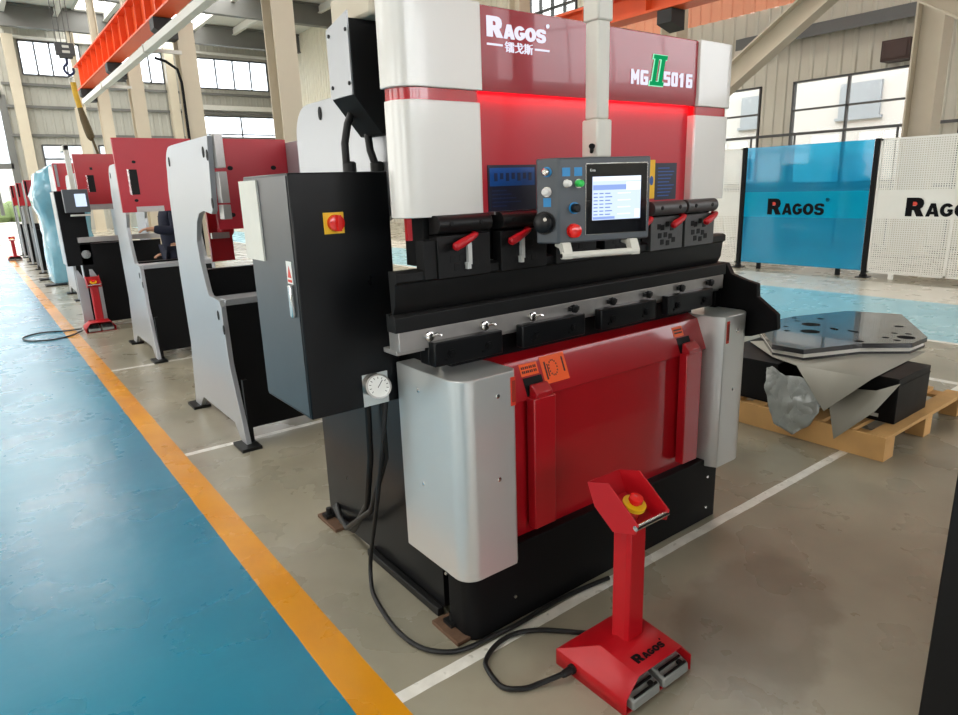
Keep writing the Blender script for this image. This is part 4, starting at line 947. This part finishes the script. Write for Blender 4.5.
# wrapped machine
T = thing('wrapped_machine', 'machine wrapped in pale blue plastic film standing in the row', 'machine', (.5, 13.3, 0))
q = MB(); random.seed(5)
sec = [(0.03, .10, 12.78, .95, 14.0), (.5, .10, 12.76, .95, 13.95), (.85, .12, 12.76, .92, 13.95), (.95, .13, 12.80, .90, 13.9), (1.25, .10, 12.80, .92, 13.9), (1.42, .06, 12.74, .95, 13.95), (1.62, .03, 12.72, .98, 13.95), (1.80, .10, 12.72, .95, 13.9), (1.98, .14, 12.74, .90, 13.85), (2.04, .20, 12.78, .84, 13.8), (2.16, .42, 12.8, .70, 13.6)]
vs = []; fs = []; n = 24
for (z, x0, y0, x1, y1) in sec:
    for i in range(n):
        t = 2 * math.pi * i / n; c, s = math.cos(t), math.sin(t); e = lambda v: math.copysign(abs(v) ** .35, v)
        vs.append(((x0 + x1) / 2 + (x1 - x0) / 2 * e(c) + random.uniform(-.02, .02), (y0 + y1) / 2 + (y1 - y0) / 2 * e(s) + random.uniform(-.02, .02), z + random.uniform(-.01, .01)))
for i in range(len(sec) - 1):
    for j in range(n): fs.append((i * n + j, i * n + (j + 1) % n, (i + 1) * n + (j + 1) % n, (i + 1) * n + j))
fs += [tuple(range(n))[::-1], tuple(range((len(sec) - 1) * n, len(sec) * n))]
q.add(vs, fs); q.build('plastic_wrap', FILM_BLUE, T)
k = MB(); k.box(-.04, .3, 12.6, 12.9, 0, .03); k.box(-.04, .3, 13.8, 14.1, 0, .03); k.build('mounting_foot', STEEL_BLACK, T)

# machine edge in the right foreground
T = thing('bare_press_brake', 'dark machine frame cut off by the right edge of the photo', 'machine', (1.2, -1.7, 0))
q = MB(); q.box(1.0, 2.62, -1.20, -1.14, 0.0, 1.40); q.build('rear_panel', BLACK_SATIN, T, .003)
for X in (.965, 2.62):
    q = MB(); q.box(X, X + .035, -2.5, -1.14, .0, 1.40); q.build('side_plate', BLACK_SATIN, T, .003)
q = MB(); q.box(1.0, 2.62, -2.5, -2.42, .05, .95); q.build('bed_plate', BLACK, T, .003)
q = MB(); q.box(1.0, 2.62, -2.45, -2.40, 1.10, 1.40); q.build('ram_plate', RED_SATIN, T, .003)
# ================================================================== PALLET with plates and boxes
T = thing('pallet', 'wooden pallet carrying black plates on the floor right of the large press brake', 'pallet', (3.3, .25, 0))
PX0, PX1, PY0, PY1 = 2.76, 3.90, -.33, .83
for i in range(7):
    y0 = PY0 + (PY1 - PY0 - .10) * i / 6; q = MB(); q.box(PX0, PX1, y0, y0 + .10, .118, .140); q.build('deck_board', WOOD, T, .002)
for x in (PX0, (PX0 + PX1) / 2 - .05, PX1 - .10):
    q = MB(); q.box(x, x + .10, PY0, PY1, .096, .118); q.build('stringer_board', WOOD, T, .002)
    for y in (PY0, (PY0 + PY1) / 2 - .05, PY1 - .10):
        q = MB(); q.box(x, x + .10, y, y + .10, .0 if x > PX0 + .1 else .0, .096); q.build('block', WOOD, T, .002)
q = MB(); q.box(PX0 - .022, PX0, PY0, PY1, .0, .138); q.build('side_board', WOOD, T, .002)
q = MB(); q.prism([(2.975, -.275), (3.415, -.275), (3.43, .32), (2.975, .32)], 'Z', .1405, .405); B1 = q.build('black_box', BLACK, None, .004)
tag(B1, 'low black metal box on the pallet under the stack of plates, right front corner', 'box')
k = MB(); k.box(2.973, 3.417, -.277, -.274, .362, .366); o = k.build('lid_seam', BLACK_MATTE, B1)
k = MB(); k.box(2.972, 2.975, -.19, -.09, .165, .185); k.build('paper_tag', PAPER, B1)['label'] = 'small white paper tag'
q = MB(); q.box(2.83, 3.55, .345, .80, .1405, .40); tag(q.build('black_box', BLACK, None, .004), 'black box at the back left of the pallet, beside the large press brake', 'box')
# boards and films over the boxes
def sheet(name, pts, mt, label, th=.006, cat='sheet', sub=0):
    m = MB(); n = len(pts); m.add(pts, [tuple(range(n))]); o = m.build(name, mt, None, solid=th); return tag(o, label, cat)
m = MB(); m.add([(2.925, .43, .4115), (2.84, .235, .4115), (2.60, -.055, .255), (2.868, -.176, .4115), (3.682, -.146, .4115), (3.75, .40, .4115), (3.2, .75, .4115), (2.85, .03, .4115)],
      [(0, 1, 7, 3, 4, 5, 6), (1, 2, 7), (2, 3, 7)])
tag(m.build('grey_board', CARD, None, solid=.004), 'flat grey board under the black plates with a corner hanging over the pallet edge', 'sheet')
m = MB(); m.add([(2.80, .03, .33), (2.655, -.10, .09), (2.80, -.235, .25), (2.965, -.285, .385), (2.88, -.20, .345)], [(0, 1, 4), (1, 2, 4), (2, 3, 4)])
tag(m.build('grey_sheet', CARD, None, solid=.003), 'grey triangular sheet drooping toward the pallet edge below the board', 'sheet')
m = MB(); random.seed(11)
cols = [(2.80, .40, .375), (2.775, .35, .395), (2.77, .26, .36), (2.785, .16, .36), (2.80, .05, .31)]
low = [(2.705, .31, .16), (2.695, .27, .07), (2.69, .15, .03), (2.695, .08, .10), (2.71, .02, .20)]
mid = [((a[0] + b_[0]) / 2 - .03 + random.uniform(-.015, .012), (a[1] + b_[1]) / 2, (a[2] + b_[2]) / 2 + random.uniform(-.01, .01)) for a, b_ in zip(cols, low)]
m.add(cols + mid + low, [(i, i + 1, 6 + i, 5 + i) for i in range(4)] + [(5 + i, 6 + i, 11 + i, 10 + i) for i in range(4)])
o = m.build('plastic_film', FILM_GREY, None, solid=.003); sb = o.modifiers.new('sub', 'SUBSURF'); sb.subdivision_type = 'SIMPLE'; sb.levels = 3; sb.render_levels = 3
dt = bpy.data.textures.new('crumple', 'CLOUDS'); dt.noise_scale = .09; dm = o.modifiers.new('crumple', 'DISPLACE'); dm.texture = dt; dm.strength = .035; dm.texture_coords = 'LOCAL'
tag(o, 'crumpled grey plastic film hanging over the left box on the pallet', 'film')
# plates with holes
OUT = [(3.454, .851), (2.944, .454), (2.95, .255), (3.343, .089), (3.558, -.114), (3.785, -.115), (4.45, .29), (4.33, .62), (3.866, .80)]
def plate(name, z0, z1, outline, mt, holes=()):
    bm = bmesh.new(); loops = [outline] + list(holes); edges = []
    for lp in loops:
        vs = [bm.verts.new((x, y, z0)) for x, y in lp]
        for i in range(len(vs)): edges.append(bm.edges.new((vs[i], vs[(i + 1) % len(vs)])))
    bmesh.ops.triangle_fill(bm, use_beauty=True, use_dissolve=False, edges=edges)
    r = bmesh.ops.extrude_face_region(bm, geom=bm.faces[:])
    bmesh.ops.translate(bm, vec=(0, 0, z1 - z0), verts=[v for v in r['geom'] if isinstance(v, bmesh.types.BMVert)])
    bmesh.ops.recalc_face_normals(bm, faces=bm.faces)
    me = bpy.data.meshes.new(name); bm.to_mesh(me); bm.free(); me.materials.append(mt)
    o = bpy.data.objects.new(name, me); COL.objects.link(o); return o
def circ(x, y, rx, ry=None, a=0, n=18):
    ry = ry or rx
    return [(x + rx * math.cos(t) * math.cos(a) - ry * math.sin(t) * math.sin(a), y + rx * math.cos(t) * math.sin(a) + ry * math.sin(t) * math.cos(a)) for t in [2 * math.pi * i / n for i in range(n)]]
HOL = [circ(3.67, .573, .062), circ(3.452, .47, .062), circ(3.633, .396, .045, .022, .9), circ(3.641, .275, .045, .022, 1.2), circ(3.383, .124, .028), circ(3.688, -.028, .052), circ(3.765, .07, .020), circ(3.60, .058, .022), circ(3.57, -.02, .022), circ(3.998, .132, .03), circ(3.80, .0, .020),
       circ(3.806, .768, .022), circ(3.72, .70, .02), circ(3.904, .62, .025), circ(3.493, .66, .018), circ(3.45, .74, .014), circ(3.37, .585, .022)]
tag(plate('steel_plate', .456, .486, OUT, PLATE_BLK, HOL), 'black angular plate with many holes on top of the pallet stack', 'plate')
sh = lambda d, k=1: [(3.72 + (x - 3.72) * k + d[0], .45 + (y - .45) * k + d[1]) for x, y in OUT]
tag(plate('foam_sheet', .430, .455, sh((.0, .0), .975), FOAM, HOL), 'white foam wrapping between the two black plates on the pallet', 'foam')
tag(plate('steel_plate', .4145, .4295, sh((.01, .005), .99), PLATE_BLK), 'lower black angular plate beneath the white foam on the pallet', 'plate')
m = MB()
for i in range(4): m.box(3.02 + i * .035, 3.035 + i * .035, .805, .83, .1405, .36)
m.box(3.0, 3.2, .80, .835, .1405, .16)
tag(m.build('slotted_bracket', STEEL, None), 'striped metal bracket at the back of the pallet, beside the large press brake', 'bracket')

# ================================================================== SAFETY FENCE
FX = 9.55
PYS = (.62, 2.705, 4.755, 6.85)
post0 = None
plabels = ['black fence post right of the perforated white panel', 'black fence post between the blue panel and the right white panel', 'black fence post at the left edge of the blue panel', 'black fence post hidden behind the large press brake']
for i, y in enumerate(PYS[1:3]):
    if post0 is None:
        T = thing('fence_post', plabels[1], 'post', (FX, y, 0), 'fence posts')
        q = MB(); q.box(FX - .03, FX + .03, y - .03, y + .03, .03, 1.98); q.build('upright', BLACK, T, .003)
        q = MB(); q.box(FX - .09, FX + .09, y - .08, y + .08, .0, .012); q.lathe((FX, y, .012), (0, 0, 1), [(0, .06), (.03, .05), (.05, .03)], 14); q.build('foot', BLACK, T)
        post0 = T
    else:
        T = copy_tree(post0); T.location = (FX, y, 0); T['label'] = plabels[2]
def fence_panel(label, y0, y1, kind, logo=None, lw=.96):
    T = thing('safety_fence', label, 'fence', (FX, (y0 + y1) / 2, .1), 'fence panels')
    z0, z1 = (.10 if kind == 'blue' else .075), 1.97; bz0, bz1 = .86, 1.26
    if kind == 'blue':
        q = MB(); q.box(FX - .004, FX + .004, y0, y1, z0, z1); q.build('acrylic_sheet', ACRYL, T)
        q = MB(); q.box(FX - .006, FX - .0045, y0, y1, bz0, bz1); q.build('logo_band', ACRYL_BAND, T)
    else:
        q = MB(); q.box(FX - .002, FX + .002, y0, y1, z0, bz0).box(FX - .002, FX + .002, y0, y1, bz1, z1); q.build('perforated_sheet', PERF, T)
        q = MB(); q.box(FX - .004, FX + .004, y0, y1, bz0, bz1); q.build('solid_band', WHITE_SHEET, T)
        q = MB(); q.box(FX - .012, FX + .012, y0, y0 + .03, z0, z1).box(FX - .012, FX + .012, y1 - .03, y1, z0, z1).box(FX - .012, FX + .012, y0, y1, z0, z0 + .03).box(FX - .012, FX + .012, y0, y1, z1 - .03, z1).box(FX - .012, FX + .012, (y0 + y1) / 2 - .015, (y0 + y1) / 2 + .015, z0, z1); q.build('panel_frame', WHITE_SHEET, T)
    for yy in (y0 + .3, y1 - .36):
        q = MB(); q.box(FX - .02, FX + .02, yy, yy + .06, 0, z0); q.build('panel_foot', WHITE_SHEET if kind != 'blue' else BLACK, T)
    if logo is not None:
        k = MB(); ragos(k, (FX - .008, logo, .90), (0, -1, 0), (0, 0, 1), .255, lw, 1, .004)
        k.build('logo', [SOOT, RED_STK], T)['label'] = 'black lettering with a red notch'
    return T
fence_panel('translucent blue acrylic fence panel with black lettering', 2.75, 4.71, 'blue', 4.29)
fence_panel('white perforated fence panel with black lettering at the right edge', .66, 2.66, 'white', 2.24)
fence_panel('white perforated fence panel left of the blue panel, by the large press brake', 4.80, 6.80, 'white', 6.3)

# ================================================================== CRANES, BRACES, HOOK
def runway(name, label, X, z0, z1, y0, y1, mt, stiff=1.0, w=.36):
    T = thing(name, label, 'beam', (X, (y0 + y1) / 2, z0))
    q = MB(); q.box(X - .02, X + .02, y0, y1, z0 + .04, z1 - .04).box(X - w / 2, X + w / 2, y0, y1, z0, z0 + .045).box(X - w / 2, X + w / 2, y0, y1, z1 - .045, z1)
    q.build('girder', mt, T, .003)
    y = y0 + .02; n = 0
    q = MB()
    while y < y1: q.box(X - w * .42, X + w * .42, y - .012, y + .012, z0 + .04, z1 - .04); y += stiff
    q.build('web_stiffeners', mt, T)
    q = MB(); q.box(X - .04, X + .04, y0, y1, z1, z1 + .06); q.build('crane_rail', GUNMETAL, T)
    return T
runway('crane_beam', 'bright orange crane beam with ribs along the left columns, upper left', 3.55, 5.62, 6.50, 4.6, 29.6, ORANGE, 1.05, .42)
runway('crane_beam', 'deep orange crane beam above the lit header, upper right', 9.2, 4.30, 4.72, -4, 12.2, ORANGE2, 1.5, .4)
cb = ['nearest of the dark bracket boxes under the bright orange beam', 'second nearest dark bracket box under the bright orange beam', 'third nearest dark bracket box under the bright orange beam', 'farthest dark bracket box, under the far end of the bright orange beam']
for (y, lb) in zip((10.6, 16.5, 22.9, 28.9), cb):
    q = MB(); q.prism([(3.32, 5.60), (3.84, 5.60), (3.84, 5.15), (3.62, 5.15), (3.32, 5.36)], 'Y', y - .2, y + .2)
    tag(q.build('corbel', DARK_BOX, None, .005), lb, 'bracket')
q = MB(); q.prism([(9.02, 4.29), (9.38, 4.29), (9.38, 3.98), (9.02, 4.08)], 'Y', 5.95, 6.25); tag(q.build('bracket_box', DARK_BOX), 'dark box hanging under the deep orange beam above the lit header', 'bracket')
T = thing('conductor_rail', 'light grey overhead rail running below the bright orange crane beam', 'rail', (3.1, 16, 4.8))
q = MB(); q.box(3.02, 3.20, 4.6, 26.6, 4.80, 4.96); q.build('rail_tube', RAIL_GREY, T, .006)
for y in (10.2, 16.3, 22.4):
    k = MB(); k.box(3.2, 3.86, y - .03, y + .03, 4.82, 4.90); k.box(3.00, 3.22, y - .01, y + .01, 4.78, 4.98); k.build('rail_bracket', RAIL_GREY, T)
q = MB(); q.tube([(3.26, 16.42, 4.72), (3.5, 16.42, 4.66), (3.74, 16.42, 4.5), (3.80, 16.42, 4.2), (3.80, 16.42, .0)], .035, 8); tag(q.build('cable_conduit', BLACK, None), 'black cable running down beside the near left cream column', 'cable')
# hook block with ropes and sling
HXp, HYp = 1.5, 17.0
T = thing('hook_block', 'crane hook block with dark blue hook hanging over the row of machines', 'crane hook', (HXp, HYp, 4.6))
q = MB(); q.box(HXp - .19, HXp + .19, HYp - .08, HYp + .08, 4.72, 4.98).box(HXp - .13, HXp + .13, HYp - .09, HYp + .09, 4.66, 4.72); q.mi(1); q.box(HXp - .07, HXp + .09, HYp - .085, HYp + .085, 4.76, 4.82).box(HXp - .06, HXp + .08, HYp - .085, HYp + .085, 4.87, 4.93); q.build('pulley_block', [GUNMETAL, PAPER], T, .01)
q = MB(); q.tube(smooth([(HXp, HYp, 4.66), (HXp, HYp, 4.56), (HXp - .07, HYp, 4.48), (HXp - .07, HYp, 4.38), (HXp + .02, HYp, 4.31), (HXp + .10, HYp, 4.37), (HXp + .10, HYp, 4.46)]), [.03] * 30 + [.022], 10); q.build('hook', mat('dark_blue_hook', rgb(30, 34, 72), .4), T)
for dx in (-.14, -.05, .06, .15):
    k = MB(); k.tube([(HXp + dx, HYp, 4.97), (HXp + dx * 1.3, HYp, 8.3)], .008, 6); k.build('rope', GUNMETAL, T)
k = MB(); k.box(HXp - .5, HXp + .5, HYp - .25, HYp + .25, 8.3, 8.62); k.build('trolley', DARK_BOX, T, .02)
T = thing('sling', 'dark hanging sling with yellow fitting below the crane hook', 'sling', (HXp, HYp, 3.3))
q = MB(); q.tube([(HXp - .02, HYp, 4.24), (HXp - .02, HYp, 4.12)], .012, 6); q.tube([(HXp + .07, HYp, 4.24), (HXp + .05, HYp, 4.12)], .012, 6); q.tube([(HXp - .02, HYp, 4.24), (HXp + .025, HYp, 4.255), (HXp + .07, HYp, 4.24)], .012, 6); q.build('shackle', PAPER, T)
q = MB(); q.tube(smooth([(HXp + .05, HYp, 4.15), (HXp + .06, HYp, 3.9), (HXp + .10, HYp, 3.6)]), .06, 8); q.build('fitting', SLING_Y, T)
q = MB(); q.tube(smooth([(HXp + .10, HYp, 3.62), (HXp + .15, HYp, 3.3), (HXp + .22, HYp, 2.95), (HXp + .24, HYp, 2.9)]), [.055, .06, .065, .07, .08, .085, .085, .09, .09, .09, .085, .075, .065, .055, .05, .045], 8); q.build('bundle', SLING, T)
q = MB(); q.tube(smooth([(HXp + .24, HYp, 2.92), (HXp + .32, HYp, 2.5), (HXp + .38, HYp, 2.0)]), .03, 6); q.build('tail', SLING, T)
# diagonal braces between the right columns
def brace(label, a, b_, w=.30, d=.26):
    T = thing('brace', label, 'brace', tuple((Vector(a) + Vector(b_)) / 2), 'diagonal braces')
    a = Vector(a); b_ = Vector(b_); t = (b_ - a).normalized(); nx = Vector((1, 0, 0)); u = t.cross(nx).normalized(); m = MB()
    def bar(u0, u1, x0, x1):
        vs = [p + u * uu + nx * xx for p in (a, b_) for uu in (u0, u1) for xx in (x0, x1)]
        m.add(vs, [(0, 2, 3, 1), (4, 5, 7, 6), (0, 1, 5, 4), (2, 6, 7, 3), (0, 4, 6, 2), (1, 3, 7, 5)])
    bar(-w / 2, -w / 2 + .03, -d / 2, d / 2); bar(w / 2 - .03, w / 2, -d / 2, d / 2); bar(-w / 2, w / 2, -.012, .012)
    m.build('beam', CREAM, T)
    return T
brace('cream diagonal brace sloping down to the left behind the press brake header', (11.5, 4.15, 4.86), (11.5, 6.9, 3.05), .42, .30)
brace('cream diagonal brace sloping down to the right at the upper right corner', (11.5, 3.75, 4.62), (11.5, -.5, 1.95), .30, .30)

# wall-side vertical pipe at the far right
q = MB(); q.cyl((14.86, 3.0, 0.0), (14.86, 3.0, 8.6), .04, 10); tag(q.build('pipe', WHITE_PL, None), 'white vertical pipe on the right wall beside the cream column', 'pipe')

# ================================================================== PERSON behind the second bare frame
def skin_mesh(name, joints, edges, radii, mt, parent, sub=2):
    me = bpy.data.meshes.new(name); off = wloc(parent)
    me.from_pydata([Vector(j) - off for j in joints], edges, []); me.materials.append(mt)
    o = bpy.data.objects.new(name, me); COL.objects.link(o); o.parent = parent
    sk = o.modifiers.new('skin', 'SKIN'); sk.use_smooth_shade = True
    for i, r_ in enumerate(radii):
        rr = r_ if isinstance(r_, tuple) else (r_, r_); me.skin_vertices[0].data[i].radius = rr
    me.skin_vertices[0].data[0].use_root = True
    s = o.modifiers.new('sub', 'SUBSURF'); s.levels = sub; s.render_levels = sub
    return o
PXc, PYc = .92, 6.62
T = thing('person', 'person in dark navy workwear standing behind the second bare frame, one hand forward', 'person', (PXc, PYc, 0))
P = lambda dx, dy, z: (PXc + dx, PYc + dy, z)
J = [P(0, 0, .95), P(-.01, 0, 1.10), P(-.01, 0, 1.25), P(0, 0, 1.40), P(0, 0, 1.49), P(-.02, 0, 1.56), P(-.03, 0, 1.64), P(-.02, 0, 1.72),
     P(0, -.17, 1.40), P(-.03, -.20, 1.14), P(-.20, -.16, 1.16), P(-.255, -.15, 1.175),
     P(0, .17, 1.40), P(-.02, .20, 1.14), P(-.06, .19, .93), P(-.075, .18, .86),
     P(0, -.09, .88), P(-.02, -.10, .48), P(.01, -.10, .08), P(-.14, -.11, .035),
     P(0, .09, .88), P(-.02, .10, .48), P(.01, .10, .08), P(-.14, .11, .035)]
Ed = [(0, 1), (1, 2), (2, 3), (3, 4), (4, 5), (5, 6), (6, 7), (3, 8), (8, 9), (9, 10), (10, 11), (3, 12), (12, 13), (13, 14), (14, 15), (0, 16), (16, 17), (17, 18), (18, 19), (0, 20), (20, 21), (21, 22), (22, 23)]
Ra = [.13, .12, .13, .12, .055, .075, .09, .07, .055, .042, .034, .030, .055, .042, .034, .030, .085, .06, .042, .035, .085, .06, .042, .035]
def hand(base, s):
    bx, by, bz = base
    i0 = len(J); J.append((bx - .05, by, bz)); Ed.append((11 if s < 0 else 15, i0)); Ra.append((.030, .016))
    for k, (dy, ln) in enumerate(((-.030, .060), (-.010, .070), (.010, .066), (.030, .052))):
        a = len(J); J.append((bx - .085, by + dy, bz)); J.append((bx - .085 - ln * .55, by + dy, bz - .012)); J.append((bx - .085 - ln * .9, by + dy, bz - .035))
        Ed.extend([(i0, a), (a, a + 1), (a + 1, a + 2)]); Ra.extend([.011, .009, .008])
    a = len(J); J.append((bx - .03, by - s * .035, bz - .01)); J.append((bx - .06, by - s * .05, bz - .03)); Ed.extend([(i0, a), (a, a + 1)]); Ra.extend([.011, .009])
hand(J[11], -1); hand(J[15], 1)
skin_mesh('body', J, Ed, Ra, SKIN, T)
jk = [0, 1, 2, 3, 8, 9, 10, 11, 12, 13, 14, 15]; ix = {j: i for i, j in enumerate(jk)}
skin_mesh('jacket', [J[0][:2] + (.84,)] + [J[j] for j in jk[1:]], [(ix[a], ix[b_]) for a, b_ in Ed if a in ix and b_ in ix], [.165, .155, .165, .145, .085, .066, .055, .042, .085, .066, .055, .042], NAVY_CLOTH, T)
tk = [0, 16, 17, 18, 20, 21, 22]; ix = {j: i for i, j in enumerate(tk)}
skin_mesh('trousers', [J[j] for j in tk], [(ix[a], ix[b_]) for a, b_ in Ed if a in ix and b_ in ix], [.15, .11, .085, .075, .11, .085, .075], NAVY_CLOTH, T)
skin_mesh('hair', [P(.0, 0, 1.66), P(.0, 0, 1.73), P(-.03, 0, 1.755)], [(0, 1), (1, 2)], [.10, .095, .06], HAIR, T)
q = MB(); q.lathe(P(-.10, -.033, 1.65), (-1, 0, 0), [(0, .012), (.012, .006)], 8).lathe(P(-.10, .033, 1.65), (-1, 0, 0), [(0, .012), (.012, .006)], 8); q.build('eyes', SOOT, T)
q = MB(); q.prism([(PXc - .10, 1.645), (PXc - .145, 1.60), (PXc - .10, 1.595)], 'Y', PYc - .014, PYc + .014); q.build('nose', SKIN, T)
for s in (-1, 1):
    q = MB(); q.prism([(PXc + .10, 0), (PXc - .17, 0), (PXc - .175, .04), (PXc - .06, .09), (PXc + .08, .10)], 'Y', PYc + s * .105 - .045, PYc + s * .105 + .045); q.build('shoe', BLACK, T, .012)
